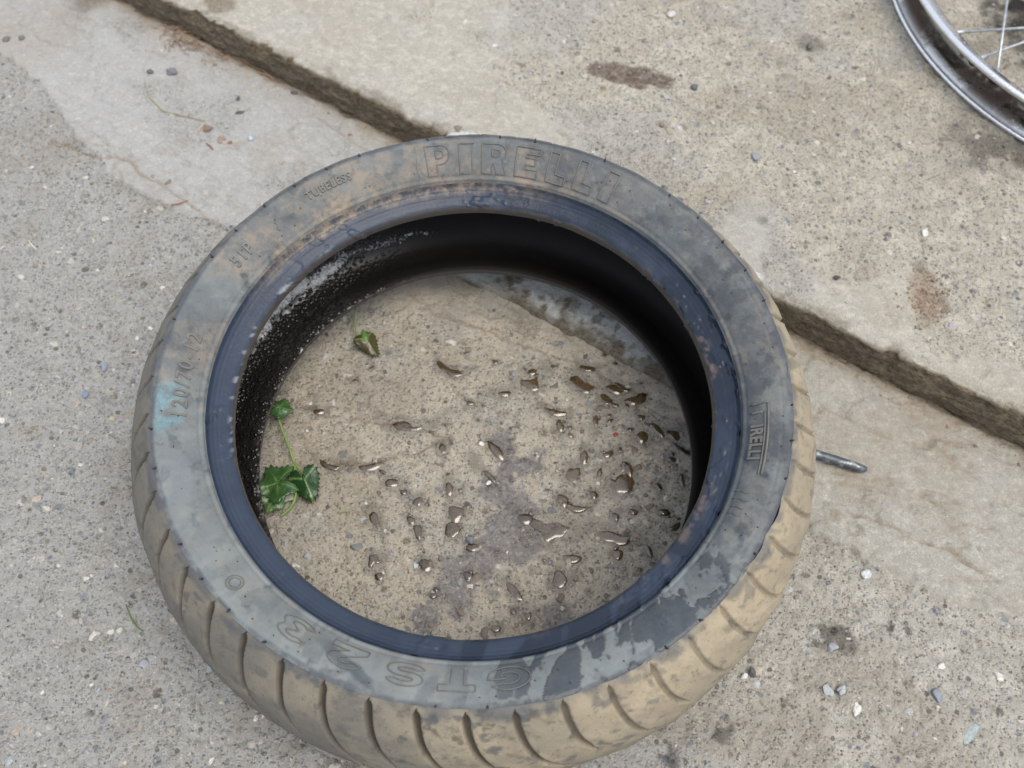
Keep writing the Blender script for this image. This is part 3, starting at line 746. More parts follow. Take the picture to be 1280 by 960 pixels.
# inner liner, one piece from bead to bead
lp, lu = smooth_prof(LINER, 44)
low = lp[::-1].copy(); low[:, 1] = 2 * ZM - low[:, 1]
liner_prof = np.concatenate([lp, low[1:]])
def liner_disp(Ug, Pg, Rg, Zg):
    zone = angw(Pg, 175, 60)
    pebbled = np.abs(pn(Pg, Rg, Zg, .0085, 2, 2))
    d = -.00025 * pn(Pg, Rg, Zg, .02, 3, 1) + .0013 * zone * pebbled * ss(.085, .05, Zg)
    return d
def liner_attr(Ug, Pg, Rg, Z, D):
    # sky reflected on the wet lower inner wall, painted as a whitish band
    band = np.exp(-((Rg - .1965 - .002 * pn(Pg, Rg, Z, .02, 2, 1)) / .0050) ** 2) * (Z < .03)
    sky_glint = band * np.maximum(angw(Pg, 137, 24), .72 * angw(Pg, 115, 24))
    sky_glint = sky_glint + .38 * angw(Pg, 160, 30) * (Z < .04) * (Rg < .2)
    wetd = angw(Pg, 160, 60)
    return dict(sky_glint=np.clip(sky_glint, 0, 1), drops=wetd)
ml = NT('inner_liner_rubber')
sky_glint = ml.attr('sky_glint'); drops = ml.attr('drops')
c = ml.mix(ml.noise(60, 5, .6), (.010, .0095, .009), (.022, .020, .018))
# sky glints painted in white: streaky cells standing off the liner
nb = ml.noise(300, 3, .6, dist=2.0)
blob = ml.ramp(ml.math('ADD', ml.math('MULTIPLY', sky_glint, .62), ml.math('MULTIPLY', nb, .9)), .86, .98)
c = ml.mix(ml.math('MULTIPLY', blob, .95), c, ml.mix(ml.noise(500, 3), (.30, .31, .31), (.62, .63, .63)))
fine = ml.ramp(ml.noise(800, 2, .5), .66, .72, 0, .5)
c = ml.mix(ml.math('MULTIPLY', fine, drops), c, (.12, .15, .16))
ml.l(c, ml.b.inputs['Base Color'])
ml.l(ml.math('SUBTRACT', .55, ml.math('MULTIPLY', drops, .30)), ml.b.inputs['Roughness']); ml.l(ml.math('ADD', .12, ml.math('MULTIPLY', drops, .5)), ml.b.inputs['Specular IOR Level'])
v3 = ml.vor(330)
hb = ml.math('MULTIPLY', ml.ramp(v3.outputs['Distance'], .6, .05), drops)
ml.l(ml.bump(blob, .0010, 1.0, ml.bump(hb, .0012, 1.0)), ml.b.inputs['Normal'])
revolve('inner_liner', liner_prof, liner_disp, 960, ml.m, liner_attr, flip=False)

# --- relief lettering on the sidewall
def polar(phi_deg, R, lift=0.0):
    a = rad(phi_deg); return (R * math.cos(a), R * math.sin(a), zs(R) + lift)
def outline(mb, pts, phi0, w_deg, R0, R1, x0, wd, r=.00036, lift=.00035):
    """pts in unit cell (x right when read from inside with top outward) -> ring coordinates"""
    Q = []
    n = len(pts)
    for i in range(n):
        a, b = pts[i], pts[(i + 1) % n]
        for k in range(3):
            u = a[0] + (b[0] - a[0]) * k / 3; v = a[1] + (b[1] - a[1]) * k / 3
            Q.append(polar(phi0 - (x0 + u * wd) * w_deg, R0 + (R1 - R0) * v, lift))
    tube(mb, Q, r, 5, closed=True)
def arc(cx, cy, rx, ry, a0, a1, n=8):
    return [(cx + rx * math.cos(rad(a0 + (a1 - a0) * i / n)), cy + ry * math.sin(rad(a0 + (a1 - a0) * i / n))) for i in range(n + 1)]
GL = {
 'P': [[(0, 0), (.42, 0), (.42, .32)] + arc(.60, .66, .40, .34, -80, 90) + [(0, 1)], [(.42, .52), (.60, .52)] + arc(.60, .665, .14, .14, -60, 60, 4) + [(.42, .82)]],
 'I': [[(0, 0), (1, 0), (1, 1), (0, 1)]],
 'R': [[(0, 0), (.42, 0), (.42, .30), (.52, .30), (.62, 0), (1.02, 0), (.88, .36)] + arc(.60, .68, .38, .32, -50, 90) + [(0, 1)], [(.42, .54), (.60, .54)] + arc(.60, .67, .13, .13, -60, 60, 4) + [(.42, .80)]],
 'E': [[(0, 0), (1, 0), (1, .24), (.42, .24), (.42, .38), (.85, .38), (.85, .62), (.42, .62), (.42, .76), (1, .76), (1, 1), (0, 1)]],
 'L': [[(0, 0), (1, 0), (1, .26), (.45, .26), (.45, 1), (0, 1)]],
 'G': [arc(.5, .5, .5, .5, 40, 330, 16) + [(.98, .52), (.55, .52), (.55, .38), (.70, .38)] + arc(.5, .5, .26, .26, 300, 50, 10)],
 'T': [[(.32, 0), (.68, 0), (.68, .72), (1, .72), (1, 1), (0, 1), (0, .72), (.32, .72)]],
 'S': [arc(.5, .72, .46, .28, 20, 180, 8) + arc(.5, .64, .46, .26, 180, 250, 4) + arc(.5, .30, .22, .10, 60, -90, 5) + arc(.5, .30, .28, .10, 250, 190, 3)
       + arc(.5, .28, .48, .28, 190, 360, 8) + arc(.5, .36, .48, .26, 0, 70, 4) + arc(.5, .70, .22, .10, 250, 100, 5) + arc(.5, .70, .26, .10, 80, 20, 3)],
 '2': [[(0, 0), (1, 0), (1, .24), (.5, .24), (.92, .50)] + arc(.5, .68, .46, .32, -20, 170, 9) + [(.34, .66)] + arc(.5, .68, .16, .12, 150, -30, 5) + [(0, .20)]],
 '3': [arc(.48, .72, .44, .28, 160, -40, 8) + [(.86, .5)] + arc(.48, .28, .48, .28, 40, -160, 8) + [(.28, .26)] + arc(.48, .28, .2, .1, -150, 60, 5) + [(.4, .5)] + arc(.48, .72, .2, .1, -60, 150, 5)],
}
def word(name, txt, widths, gaps, phi_start, phi_end, R0, R1, mat, r=.00036, label=None):
    mb = MB(); tot = sum(widths) + sum(gaps); x = 0
    span = phi_start - phi_end
    for i, ch in enumerate(txt):
        for contour in GL[ch]:
            outline(mb, contour, phi_start, span / tot, R0, R1, x, widths[i], r)
        x += widths[i] + (gaps[i] if i < len(gaps) else 0)
    o = mb.build(name, mat, tyre)
    o['label'] = label or ('raised outline letters ' + txt)
    return o
mlt = NT('lettering_rubber')
c = mlt.mix(mlt.noise(120, 4), (.050, .055, .058), (.15, .14, .12))
mlt.l(c, mlt.b.inputs['Base Color']); mlt.b.inputs['Roughness'].default_value = .6
M_LET = mlt.m
word('raised_lettering', 'PIRELLI', [1.0, .55, 1.05, 1.0, .85, .85, .5], [.42, .42, .42, .42, .42, .42], 103.6, 60.3, .1690, .1868, M_LET, .00052, 'raised outlined maker name PIRELLI')
word('raised_lettering', 'GTS23', [1.1, .9, 1.0, 1.0, 1.0], [.28, .35, .55, .5], 282.5, 236.5, .1705, .1838, M_LET, .00036, 'raised outlined model letters GTS 23')
def small_text(txt, phi_mid, R0, hgt, ext=.00035, off=0.0, label=None, spacing=1.0, mat=None):
    cu = bpy.data.curves.new('txt', 'FONT'); cu.body = txt; cu.size = 1.0; cu.offset = off; cu.space_character = spacing
    cu.align_x = 'CENTER'; cu.resolution_u = 3; cu.extrude = .5
    o = bpy.data.objects.new('txt', cu); COL.objects.link(o)
    bpy.context.view_layer.update()
    dg = bpy.context.evaluated_depsgraph_get()
    me = bpy.data.meshes.new_from_object(o.evaluated_get(dg))
    bpy.data.objects.remove(o)
    n = len(me.vertices); v = np.zeros(n * 3, np.float32); me.vertices.foreach_get('co', v); v = v.reshape(-1, 3)
    sc = hgt / .7
    R = R0 + v[:, 1] * sc; phi = rad(phi_mid) - v[:, 0] * sc / (R0 + hgt / 2)
    z = np.interp(R, side_prof[::-1, 0], side_prof[::-1, 1]) + np.where(v[:, 2] > 0, ext + .0006, -.0006)
    v2 = np.stack([R * np.cos(phi), R * np.sin(phi), z], 1).astype(np.float32)
    me.vertices.foreach_set('co', v2.ravel()); me.update()
    me.materials.clear(); me.materials.append(mat or M_LET)
    ob = bpy.data.objects.new('raised_lettering', me); COL.objects.link(ob); ob.parent = tyre
    ob['label'] = label or 'raised lettering ' + txt
    return ob
small_text('120/70-12', 180.5, .1738, .0078, .00030, .012, 'raised size marking 120/70-12', 1.30)
small_text('51P', 150.5, .1758, .0070, .00028, .012, 'raised load marking 51P', 1.25)
small_text('TUBELESS', 126.0, .1790, .0050, .00030, .012, 'small raised word TUBELESS', 1.15)
# small stretched-P maker logo at the right
small_text('IRELLI', 349.5, .1700, .0062, .0006, .035, 'letters of the small maker logo', 1.05)
mb = MB()
for (a0, a1, Rr) in ((358.0, 342.5, .1790),):
    tube(mb, [polar(a0 + (a1 - a0) * i / 14, Rr, .0003) for i in range(15)], .0008, 5)
tube(mb, [polar(358.2, .1700 + .009 * i / 5, .0003) for i in range(6)], .0008, 5)
tube(mb, [polar(356.2, .1700 + .006 * i / 5, .0003) for i in range(6)], .0008, 5)
tube(mb, [polar(356.2 + (342.5 - 356.2) * i / 14, .1772, .0003) for i in range(15)], .0006, 5)
o = mb.build('logo_frame', M_LET, tyre); o['label'] = 'long bow of the P over the small maker logo'
# little round mark and short mould ticks
mb = MB(); 
for rr in (.0045, .0030):
    cphi, cR = 226.0, .1800
    tube(mb, [polar(cphi + math.degrees(rr * math.cos(q) / cR), cR + rr * math.sin(q), .0002) for q in np.linspace(0, 2 * math.pi, 20, endpoint=False)], .00028, 5, closed=True)
mb.build('round_mould_mark', M_LET, tyre)
mb = MB()
for ph_, Ra, Rb in ((105.8, .1690, .1868), (140.5, .1745, .1800), (195.3, .186, .192), (338.5, .168, .176), (336.8, .168, .177), (335.0, .169, .176), (333.4, .169, .175)):
    tube(mb, [polar(ph_ + .3 * math.sin(i), Ra + (Rb - Ra) * i / 6, .0001) for i in range(7)], .00034, 5)
tag(mb.build('mould_ticks', M_LET, tyre), kind='stuff')
# rubber vent nubs along the shoulder
mb = MB()
rn = random.Random(4)
for k in range(48):
    if rn.random() < .25: continue
    ph_ = G0 + 3.2 + 7.5 * k + rn.uniform(-.4, .4); a = rad(ph_)
    R = R_SH - .0009; z = ZM + HALF - .0002; L = rn.uniform(.0010, .0024)
    p = Vector((R * math.cos(a), R * math.sin(a), z)); d = Vector((math.cos(a) * .6 + rn.uniform(-.3, .3), math.sin(a) * .6 + rn.uniform(-.3, .3), .8)).normalized()
    tube(mb, [p - d * .001, p + d * L * .5, p + d * L], [.00075, .0006, .0003], 6)
for k in range(70):
    ph_ = rn.uniform(0, 360); a = rad(ph_); R = rn.choice([.1868, .178, .172, .181]); p = Vector(polar(ph_, R))
    tube(mb, [p, p + Vector((0, 0, .0005))], [.0005, .0003], 5)
tag(mb.build('vent_nubs', simple('nub_rubber', (.03, .032, .036), .5), tyre), 'tiny black vent nubs dotted round the shoulder', kind='stuff')

# ------------------------------------------------------------------ the spoked rim, upper right
RC = (.6459, .5240); RR = .2699; RZ0, RZ1 = .0373, .0714; RM = (RZ0 + RZ1) / 2
rim_e = empty('spoked_rim', (RC[0], RC[1], RZ0 - .004), 'bare chromed spoked wheel rim with rusty well lying on the raised slab', 'wheel rim')
mr = NT('rusty_chrome')
rust = mr.ramp(mr.noise(38, 6, .7), .44, .56); spots = mr.ramp(mr.noise(160, 5, .7), .56, .66)
deep = mr.attr('deep')
rmask = mr.math('MAXIMUM', mr.math('MULTIPLY', rust, deep), mr.math('MULTIPLY', spots, mr.math('ADD', mr.math('MULTIPLY', deep, .75), .22)))
c = mr.mix(rmask, mr.mix(deep, (.72, .73, .74), (.21, .195, .16)), mr.mix(mr.noise(110, 5), (.022, .015, .011), (.12, .068, .045)))
mr.l(c, mr.b.inputs['Base Color']); mr.l(mr.math('SUBTRACT', 1.0, rmask), mr.b.inputs['Metallic'])
mr.l(mr.math('ADD', .13, mr.math('MULTIPLY', rmask, .5)), mr.b.inputs['Roughness'])
mr.l(mr.bump(mr.noise(300, 5, .7), .0006, .8), mr.b.inputs['Normal'])
M_RIM = mr.m
def ring(name, prof, N, mat, parent, closed=True, deep=None, z_off=0):
    P = np.array(prof); ph = np.linspace(0, 2 * math.pi, N, endpoint=False)
    V = np.stack([P[:, 0:1] * np.cos(ph), P[:, 0:1] * np.sin(ph), P[:, 1:2] + 0 * ph], -1).reshape(-1, 3)
    F = grid_faces(len(P), N, True)
    if closed:
        n = len(P); i = n - 1; j = np.arange(N); j1 = (j + 1) % N
        F = np.concatenate([F, np.stack([i * N + j, i * N + j1, j1, j], -1)])
    A = {'deep': np.repeat(np.array(deep, float) if deep is not None else np.zeros(len(P)), N)}
    return mesh_obj(name, V, F, mat, parent, A)
zr = RZ0 - .004
def Z(z): return z - zr
lip = lambda z, r: [(RR - .0022 + r * math.cos(q), Z(z) + r * math.sin(q)) for q in np.linspace(0, 2 * math.pi, 14, endpoint=False)]
ring('rim_flange', lip(RZ1, .0030), 360, M_RIM, rim_e)
ring('rim_flange', lip(RZ0, .0024), 360, M_RIM, rim_e)
wellp = [(RR - .002, RZ1 - .001), (RR - .006, RZ1 - .004), (RR - .009, RZ1 - .006), (RR - .011, RZ1 - .007), (RR - .020, RM + .008), (RR - .0225, RM + .004), (RR - .0225, RM - .004),
         (RR - .020, RM - .008), (RR - .011, RZ0 + .007), (RR - .009, RZ0 + .006), (RR - .006, RZ0 + .004), (RR - .002, RZ0 + .001)]
inn = [(r - .0022, z) for r, z in wellp[::-1]]
inn[0] = (RR - .0045, RZ0 + .001); inn[-1] = (RR - .0045, RZ1 - .001)
P_ = [(r, Z(z)) for r, z in wellp + inn]
dpv = [.1, .5, .8, .9, 1, 1, 1, 1, .9, .8, .5, .1] + [.3] * 12
ring('rim_well', P_, 360, M_RIM, rim_e, True, dpv)
M_SP = simple('spoke_steel', (.42, .45, .47), .38, .7, 150, .35, .0002)
M_NIP = simple('nipple_rust', (.07, .05, .035), .7, .3, 200, .5)
def spoke(th, d, L, zh):
    a = rad(th); p = Vector((math.cos(a) * (RR - .0245), math.sin(a) * (RR - .0245), Z(RM)))
    mb = MB(); e = p + Vector((d[0] * L, d[1] * L, zh))
    tube(mb, [p, e], .00125, 8); s_ = mb.build('spoke', M_SP, rim_e)
    dd = (e - p).normalized(); mb = MB(); tube(mb, [p - dd * .002, p + dd * .010, p + dd * .012], [.0026, .0023, .0015], 8); mb.build('nipple', M_SP, s_)
    # nipple head seen in the well
    mb = MB(); q = Vector((math.cos(a), math.sin(a), 0)); hb = Vector((math.cos(a) * (RR - .0225), math.sin(a) * (RR - .0225), Z(RM)))
    tube(mb, [hb - q * .002, hb + q * .0022, hb + q * .0030], [.0050, .0048, .0025], 10); mb.build('nipple_head', M_NIP, s_)
def dirn(a, b):
    P = at(*a, RM); Q = at(*b, RM); d = (Q - P); d.z = 0; d.normalize(); return d
spoke(-160.2, dirn((1195, 40), (1280, 36)), .25, .006)
spoke(-151.4, dirn((1225, 73), (1280, 52)), .25, -.004)
spoke(-145.3, dirn((1249, 96), (1261, 0)), .22, .005)
for k in range(3, 36):
    th = -160.2 + 9.73 * k; a = rad(th); off = rad((62, -62, 20, -20)[k % 4])
    hx, hy = .040 * math.cos(a + off), .040 * math.sin(a + off)
    px, py = (RR - .0245) * math.cos(a), (RR - .0245) * math.sin(a); L = math.hypot(hx - px, hy - py)
    spoke(th, ((hx - px) / L, (hy - py) / L), L, .004 * (-1) ** k)
hubp = [(.012, Z(RM - .032)), (.046, Z(RM - .018)), (.050, Z(RM - .012)), (.050, Z(RM - .008)), (.022, Z(RM - .006)), (.020, Z(RM + .006)), (.044, Z(RM + .008)), (.044, Z(RM + .012)), (.020, Z(RM + .014)), (.009, Z(RM + .026))]
ring('hub', hubp, 64, M_NIP, rim_e, True)

# ------------------------------------------------------------------ small things lying about
def hgt_at(px, py, slab=False):
    P = at(px, py, SLAB if slab else 0.0)
    t, s_ = P.x * TV[0] + P.y * TV[1], P.x * NV[0] + P.y * NV[1]
    f = (lambda a, b: HU(a, b)[0]) if slab else H
    z = float(f(np.array([t]), np.array([s_]))[0]); P = at(px, py, z); return Vector((P.x, P.y, z))
PXM = .00057          # metres per photo pixel, roughly, at the ground
def stone(name, px, py, rpx, col, label, cat='stone', slab=False, flat=.6, elong=1.3, seed=0, group=None, sink=.3, amp=.28, rot=None):
    P = hgt_at(px, py, slab); r = rpx * PXM; rg_ = np.random.RandomState(seed + int(px))
    v = stone_verts(I2, r, rg_, flat, elong, amp)
    if rot is not None:
        v = I2.copy() * (1 + amp * .6 * np.sin(I2 @ np.array([3., 2.4, 1.2]) + seed))[:, None] * np.array([r * elong, r, r * flat]); a = rad(rot)
        v = np.stack([v[:, 0] * math.cos(a) - v[:, 1] * math.sin(a), v[:, 0] * math.sin(a) + v[:, 1] * math.cos(a), v[:, 2]], 1)
    o = mesh_obj(name, v, F2, M_PEB, None, {'pc': np.tile(np.array(col), (len(v), 1))})
    o.location = P + Vector((0, 0, r * flat * (1 - sink)))
    return tag(o, label, cat, group)
DK = (.045, .045, .05); GB = (.17, .20, .24); WH = (.55, .54, .50); BR = (.17, .11, .08)
stone('stone', 216, 91, 7.5, (.14, .15, .17), 'large dark grey stone lump below the step, upper left', group='loose stones on the pavement')
stone('stone', 188, 90, 5, (.09, .085, .08), 'smaller dark stone just left of the large dark grey lump', group='loose stones on the pavement')
stone('stone', 298, 124, 4, DK, 'small black triangular chip below the step')
stone('stone', 301, 141, 5, DK, 'flat black chip with ragged ends, between step and tyre top left', flat=.35, elong=1.9)
stone('stone', 368, 117, 4.5, DK, 'dark chip lying close to the foot of the step')
stone('stone', 9, 51, 6, (.12, .11, .10), 'dark brownish stone at the left picture edge')
stone('stone', 27, 48, 5.5, (.13, .14, .15), 'grey stone next to the left picture edge, right of a brown one')
stone('stone', 868, 110, 6, (.07, .08, .095), 'blue black stone on the raised slab right of the rust stain', slab=True)
stone('stone', 834, 122, 6, (.33, .34, .35), 'pale grey stone on the raised slab below the blue black one', slab=True, flat=.4, sink=.6)
stone('stone', 944, 197, 8, (.22, .24, .26), 'flat grey slate chip set in the raised slab right of the tyre', slab=True, flat=.3, sink=.6)
stone('stone', 839, 18, 7, (.50, .49, .46), 'whitish stone bedded in the raised slab near the top edge', slab=True, flat=.35, sink=.7)
stone('stone', 827, 157, 5, (.20, .15, .10), 'brown crumb with dark shadow on the raised slab', slab=True)
stone('stone', 1045, 349, 4.5, (.03, .03, .035), 'tiny black round stone on the slab near the reddish soil', slab=True)
stone('stone', 1155, 292, 5.5, (.60, .58, .54), 'bright white pebble on the raised slab at the right', slab=True, sink=.5)
stone('stone', 1012, 58, 7, (.10, .09, .08), 'dark brown clod in the smudge at the top of the raised slab', slab=True)
stone('stone', 131, 460, 5.5, (.20, .24, .31), 'blue grey pebble left of the tyre, larger', sink=.5)
stone('stone', 106, 515, 5, (.19, .23, .29), 'rounded blue grey pebble lower left of the first', sink=.5) if False else None
stone('stone', 107, 493, 5.5, (.16, .20, .28), 'deep blue grey pebble left of the tyre, the lower one', sink=.5)
stone('stone', 928, 828, 0.1, WH, 'x') if False else None
stone('stone', 1213, 916, 6, (.27, .33, .34), 'long bluish slate splinter at the lower right', flat=.25, elong=2.9, sink=.2, rot=48, amp=.1)
stone('stone', 930, 846, 5, (.66, .66, .64), 'white pebble right of the tyre front beside a dark stone', sink=.4)
stone('stone', 940, 842, 5, (.06, .06, .065), 'dark stone touching the white pebble right of the tyre', sink=.4)
stone('stone', 1070, 888, 5.5, (.60, .59, .55), 'white stone low in the right foreground', sink=.4, elong=1.6)
stone('stone', 1051, 863, 6, (.34, .38, .40), 'pale bluish pebble right of its twin in the right foreground', sink=.5)
stone('stone', 1034, 863, 6.5, (.35, .39, .40), 'pale bluish pebble left of its twin in the right foreground', sink=.5)
stone('stone', 1172, 870, 6.5, (.20, .23, .27), 'blue grey angular stone in the right foreground', sink=.4)
stone('stone', 1082, 718, 6, (.50, .54, .56), 'pale flat pebble near the flaking skin edge', sink=.6, flat=.4)
stone('stone', 531, 706, 5, (.055, .05, .045), 'wet black pebble low inside the tyre opening', sink=.3)
stone('stone', 520, 708, 4, (.45, .52, .54), 'tiny pale blue stone touching the wet black pebble', sink=.4)
stone('stone', 587, 675, 5, (.13, .16, .20), 'blue grey chip standing above a wet spot in the opening', sink=.2)
stone('stone', 610, 604, 3.2, (.7, .69, .66), 'tiny bright white grain in the middle of the opening')
stone('stone', 602, 555, 3.6, (.72, .70, .66), 'bright white chip above centre in the opening')
stone('stone', 769, 543, 3, (.30, .03, .025), 'tiny red crumb on the wet concrete inside the tyre', cat='crumb', amp=.5)
stone('nut', 315, 175, 5.2, (.40, .50, .56), 'small pale blue white lump below the step left of the tyre', cat='lump', flat=.8, elong=1.0)
# clods of dry reddish soil on slab
sm = MB(); rg_ = np.random.RandomState(9)
Vs = []; Fs = []; b = 0
for i in range(420):
    px = 1158 + rg_.randn() * 13; py = 370 + rg_.randn() * 16
    P = hgt_at(px, py, True); r = .0004 + .0013 * rg_.rand() ** 3
    v = stone_verts(I1, r, rg_, .6, 1.2, .4) + np.array(P); Vs.append(v); Fs.append(F1 + b); b += len(v)
tag(mesh_obj('soil_crumbs', np.concatenate(Vs), np.concatenate(Fs), M_PEB, None, {'pc': np.tile(np.array((.22, .145, .10)), (b, 1)) * .95}), 'crumbs of dry reddish soil on the raised slab', kind='stuff')

# metal pin
P0 = hgt_at(1001, 566); P1 = hgt_at(1081, 591)
d = (P1 - P0); d.z = 0; L = d.length; d.normalize()
mb = MB(); zr_ = .0062
pts = [P0 - d * .012, P0, P0 + d * L * .78, P0 + d * L * .93, P0 + d * (L - .001), P0 + d * L]
tube(mb, [(p.x, p.y, zr_) for p in pts], [.0036, .0036, .0035, .0030, .0023, .0008], 18)
mm = NT('dull_steel')
c = mm.mix(mm.ramp(mm.noise(160, 5, .65), .45, .6), (.07, .08, .09), (.24, .25, .25))
mm.l(c, mm.b.inputs['Base Color']); mm.b.inputs['Metallic'].default_value = .6; mm.b.inputs['Roughness'].default_value = .42
mm.l(mm.bump(mm.noise(500, 4), .0004), mm.b.inputs['Normal'])
tag(mb.build('metal_pin', mm.m), 'grey steel pin with a tapered end poking out from under the tyre', 'pin')

# ------------------------------------------------------------------ leaves
mlf = NT('leaf_green')
lc = mlf.attr('pc', True)
c = mlf.mix(mlf.ramp(mlf.noise(220, 5, .6), .35, .7, 0, .55), lc, mlf.mix(.6, lc, (.02, .05, .01)))
vein = mlf.attr('vein'); c = mlf.mix(mlf.math('MULTIPLY', vein, .55), c, (.20, .32, .10))
mlf.l(c, mlf.b.inputs['Base Color']); mlf.b.inputs['Roughness'].default_value = .22
mlf.b.inputs['Transmission Weight'].default_value = 0.0
mlf.l(mlf.bump(mlf.noise(260, 4, .6), .0012, .8), mlf.b.inputs['Normal'])
M_LEAF = mlf.m
M_STEM = simple('stem_green', (.16, .27, .06), .5, 0, 150, .3, 0)
def leaf(parent, base, tip_dir, size, col, curl=.25, lift=.002, lobes=5, width=1.0, fold=0.0, roll=0.0, seed=0):
    """rounded lobed leaf with toothed edge; base, world; tip_dir = angle deg in world xy"""
    rgl = random.Random(seed); nA, nR = 48, 8
    V = []; vein = []
    a0 = rad(tip_dir)
    V.append((0, 0, 0)); vein.append(1)
    for i in range(1, nR + 1):
        q = i / nR
        for k in range(nA):
            th = 2 * math.pi * k / nA
            notch = 1 - .72 * math.exp(-((abs(th - math.pi)) / .38) ** 2)
            rad_ = (.62 + .085 * math.cos(lobes * th)) * notch * (1 + (.075 * (1 if k % 2 else -1)) * (q > .9))
            x = .16 + math.cos(th) * rad_ * q; y = math.sin(th) * rad_ * q * width
            z = -curl * (x * x + y * y) + .05 * math.cos(lobes * th) * q * q + fold * abs(y) + roll * y + .06 * math.sin(7 * x + seed) * q + .05 * math.sin(9 * y + 2 * x + seed) * q
            V.append((x, y, z))
            dv = min(abs(math.sin(lobes * th / 2)), 1) * q * rad_
            vein.append(max(0, 1 - dv / .06))
    F = [(0, 1 + k, 1 + (k + 1) % nA) for k in range(nA)]
    for i in range(nR - 1):
        for k in range(nA):
            p = 1 + i * nA; n2 = p + nA; k1 = (k + 1) % nA
            F.append((p + k, n2 + k, n2 + k1, p + k1))
    c, s_ = math.cos(a0), math.sin(a0)
    zmin = min(v[2] for v in V)
    W = [(size * (v[0] * c - v[1] * s_), size * (v[0] * s_ + v[1] * c), size * (v[2] - zmin) + lift) for v in V]
    o = mesh_obj('leaf', np.array(W), F, M_LEAF, parent, {'pc': np.tile(np.array(col), (len(W), 1)), 'vein': np.array(vein)})
    o.location = Vector((base.x, base.y, base.z)) - parent.location
    sol = o.modifiers.new('thick', 'SOLIDIFY'); sol.thickness = .0004
    return o
def curve_pts(pix, zs_, slab=False):
    return [Vector((*at(px, py, z)[:2], z)) for (px, py), z in zip(pix, zs_)]
base = hgt_at(366, 582)
sprig = empty('vine_sprig', base, 'wet green vine sprig with three lobed leaves inside the left of the tyre', 'sprig')
def stem(parent, pts, r, name='stem'):
    P = [Vector(p) for p in pts]; Q = []
    for i in range(len(P) - 1):
        p0 = P[max(i - 1, 0)]; p1 = P[i]; p2 = P[i + 1]; p3 = P[min(i + 2, len(P) - 1)]
        for k in range(6):
            u = k / 6
            Q.append(.5 * ((2 * p1) + (p2 - p0) * u + (2 * p0 - 5 * p1 + 4 * p2 - p3) * u * u + (-p0 + 3 * p1 - 3 * p2 + p3) * u ** 3))
    Q.append(P[-1])
    mb = MB(); tube(mb, [q - parent.location for q in Q], r, 7); return mb.build(name, M_STEM, parent)
stem(sprig, curve_pts([(346, 517), (352, 535), (360, 556), (368, 580)], [.012, .010, .008, .005]), .00085)
stem(sprig, curve_pts([(368, 580), (370, 600), (369, 622), (362, 636), (351, 645)], [.005, .006, .006, .004, .003]), .0009)
stem(sprig, curve_pts([(368, 580), (361, 588), (358, 597)], [.005, .006, .006]), .0007)
stem(sprig, curve_pts([(369, 581), (376, 590), (382, 600)], [.005, .007, .008]), .0006)
leaf(sprig, Vector((*at(347, 513, .010)[:2], .009)), -5, .0145, (.034, .085, .024), .3, .001, 5, .95, .0, -.2, 1)
leaf(sprig, Vector((*at(355, 604, .006)[:2], .004)), 200, .0235, (.032, .078, .024), .2, .001, 5, 1.0, .1, .1, 2)
leaf(sprig, Vector((*at(345, 622, .003)[:2], .002)), 250, .016, (.085, .15, .06), .2, .001, 5, .9, .0, .0, 5)
leaf(sprig, Vector((*at(380, 599, .007)[:2], .003)), -62, .022, (.016, .046, .014), .45, .001, 3, .78, -.35, .1, 3)
lo_ = mesh_obj('leaf', *(lambda r: (r, F2))(stone_verts(I2, .0042, np.random.RandomState(2), .2, 2.1)), M_LEAF, sprig, {'pc': np.tile(np.array((.26, .28, .22)), (len(I2), 1)), 'vein': np.zeros(len(I2))})
lo_.location = Vector((*at(361, 622, .004)[:2], .004)) - sprig.location; lo_['label'] = 'pale grey dried underside of a leaf'
b2 = hgt_at(461, 436)
lf = empty('fallen_leaf', b2, 'curled leaf, half green half brown, on a thin stalk, upper left inside the tyre', 'leaf')
stem(lf, curve_pts([(445, 385), (444, 402), (447, 420), (456, 430)], [.012, .010, .007, .006]), .0006)
leaf(lf, Vector((*at(453, 424, .006)[:2], .004)), -48, .0115, (.07, .17, .035), .5, .002, 3, .65, -.4, .25, 6)
leaf(lf, Vector((*at(457, 428, .003)[:2], .001)), -52, .019, (.060, .050, .022), .6, .001, 3, .70, -.2, -.2, 8)

# ------------------------------------------------------------------ twigs, straw, blades
def strand(name, pix, r, col, label, cat, slab=False, zl=.0012):
    P = [hgt_at(x, y, slab) + Vector((0, 0, zl)) for x, y in pix]
    e = empty(name, P[0]); 
    m = simple('strand_' + name, col, .8, 0, 200, .3, 0)
    Q = []
    for i in range(len(P) - 1):
        for k in range(4): Q.append(P[i].lerp(P[i + 1], k / 4))
    Q.append(P[-1]); mb = MB(); tube(mb, [q - P[0] for q in Q], [r * (.6 + .4 * math.sin(math.pi * min(i / max(len(Q) - 1, 1), .9))) for i in range(len(Q))], 5)
    bpy.data.objects.remove(e)
    o = mb.build(name, m); o.location = P[0]; return tag(o, label, cat)
strand('straw', [(181, 104), (186, 122), (204, 140), (230, 146), (256, 152)], .0006, (.32, .26, .15), 'long bent dry straw on the pavement below the step', 'straw')
strand('straw', [(247, 167), (252, 160), (256, 154)], .0007, (.42, .36, .22), 'short pale straw stub beside a reddish chip', 'straw')
strand('twig', [(214, 257), (224, 256), (235, 252)], .0007, (.28, .13, .09), 'thin reddish twig left above the tyre', 'twig')
strand('grass_blade', [(158, 756), (164, 772), (172, 784), (180, 790)], .0006, (.10, .16, .06), 'dark green grass blade on the pavement at the lower left', 'grass blade')
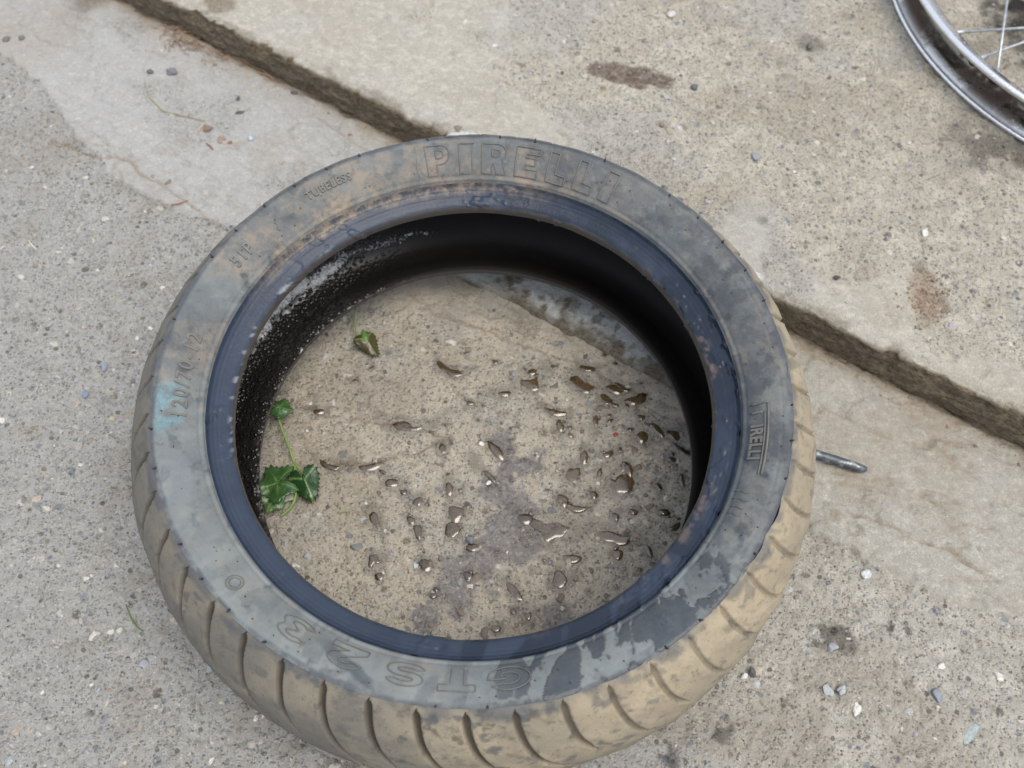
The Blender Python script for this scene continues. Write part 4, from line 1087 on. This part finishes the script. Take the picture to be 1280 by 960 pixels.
strand('straw', [(36, 302), (40, 307), (46, 313)], .0006, (.60, .58, .50), 'short white straw at the far left', 'straw')
strand('twig', [(258, 180), (263, 184), (267, 188)], .0006, (.22, .10, .07), 'tiny red brown splinter near the reddish chips', 'twig')
strand('grass_blade', [(425, 642), (431, 640), (438, 641)], .0005, (.20, .28, .10), 'tiny green grass bit right of the sprig', 'grass blade')
strand('straw', [(320, 78), (345, 90), (372, 97)], .0006, (.34, .28, .17), 'pale straw lying along the foot of the step', 'straw')
stone('bark_chip', 258, 162, 7, (.19, .115, .09), 'reddish brown bark chip near the end of the long straw', 'chip', flat=.3, elong=1.3)
stone('bark_chip', 277, 175, 7, (.24, .18, .13), 'pale brown bark chip between the reddish chip and the blue lump', 'chip', flat=.25, elong=1.2)
stone('bark_chip', 287, 179, 4, (.20, .10, .06), 'small rust brown chip touching the pale brown one', 'chip', flat=.3, elong=1.2)
# tuft of dead roots
mb = MB(); rn = random.Random(8)
for i in range(46):
    px = 226 + rn.gauss(0, 9); py = 48 + (px - 226) * .5 + rn.gauss(0, 7); P = hgt_at(px, py) + Vector((0, 0, .001))
    a = rn.uniform(0, 6.28) if i % 3 else -.5; L = rn.uniform(.006, .022); pts = []
    for k in range(6):
        pts.append(P + Vector((math.cos(a) * L * k / 5, math.sin(a) * L * k / 5, .004 * math.sin(k * .6) * rn.random()))); a += rn.uniform(-.4, .4)
    tube(mb, pts, .00035, 4)
for i in range(16):
    px = rn.uniform(240, 340); py = 58 + (px - 240) * .37 + rn.gauss(0, 3); P = hgt_at(px, py) + Vector((0, 0, .0015)); a = -.52 + rn.uniform(-.25, .25); L = rn.uniform(.01, .03)
    pts = [P + Vector((math.cos(a) * L * k / 5, math.sin(a) * L * k / 5, .0015 * math.sin(k))) for k in range(6)]
    tube(mb, pts, .00033, 4)
tag(mb.build('dead_root_tuft', simple('dead_root', (.30, .20, .13), .85, 0, 200, .4, 0)), 'tangled tuft of dead brown roots at the foot of the step', kind='stuff')
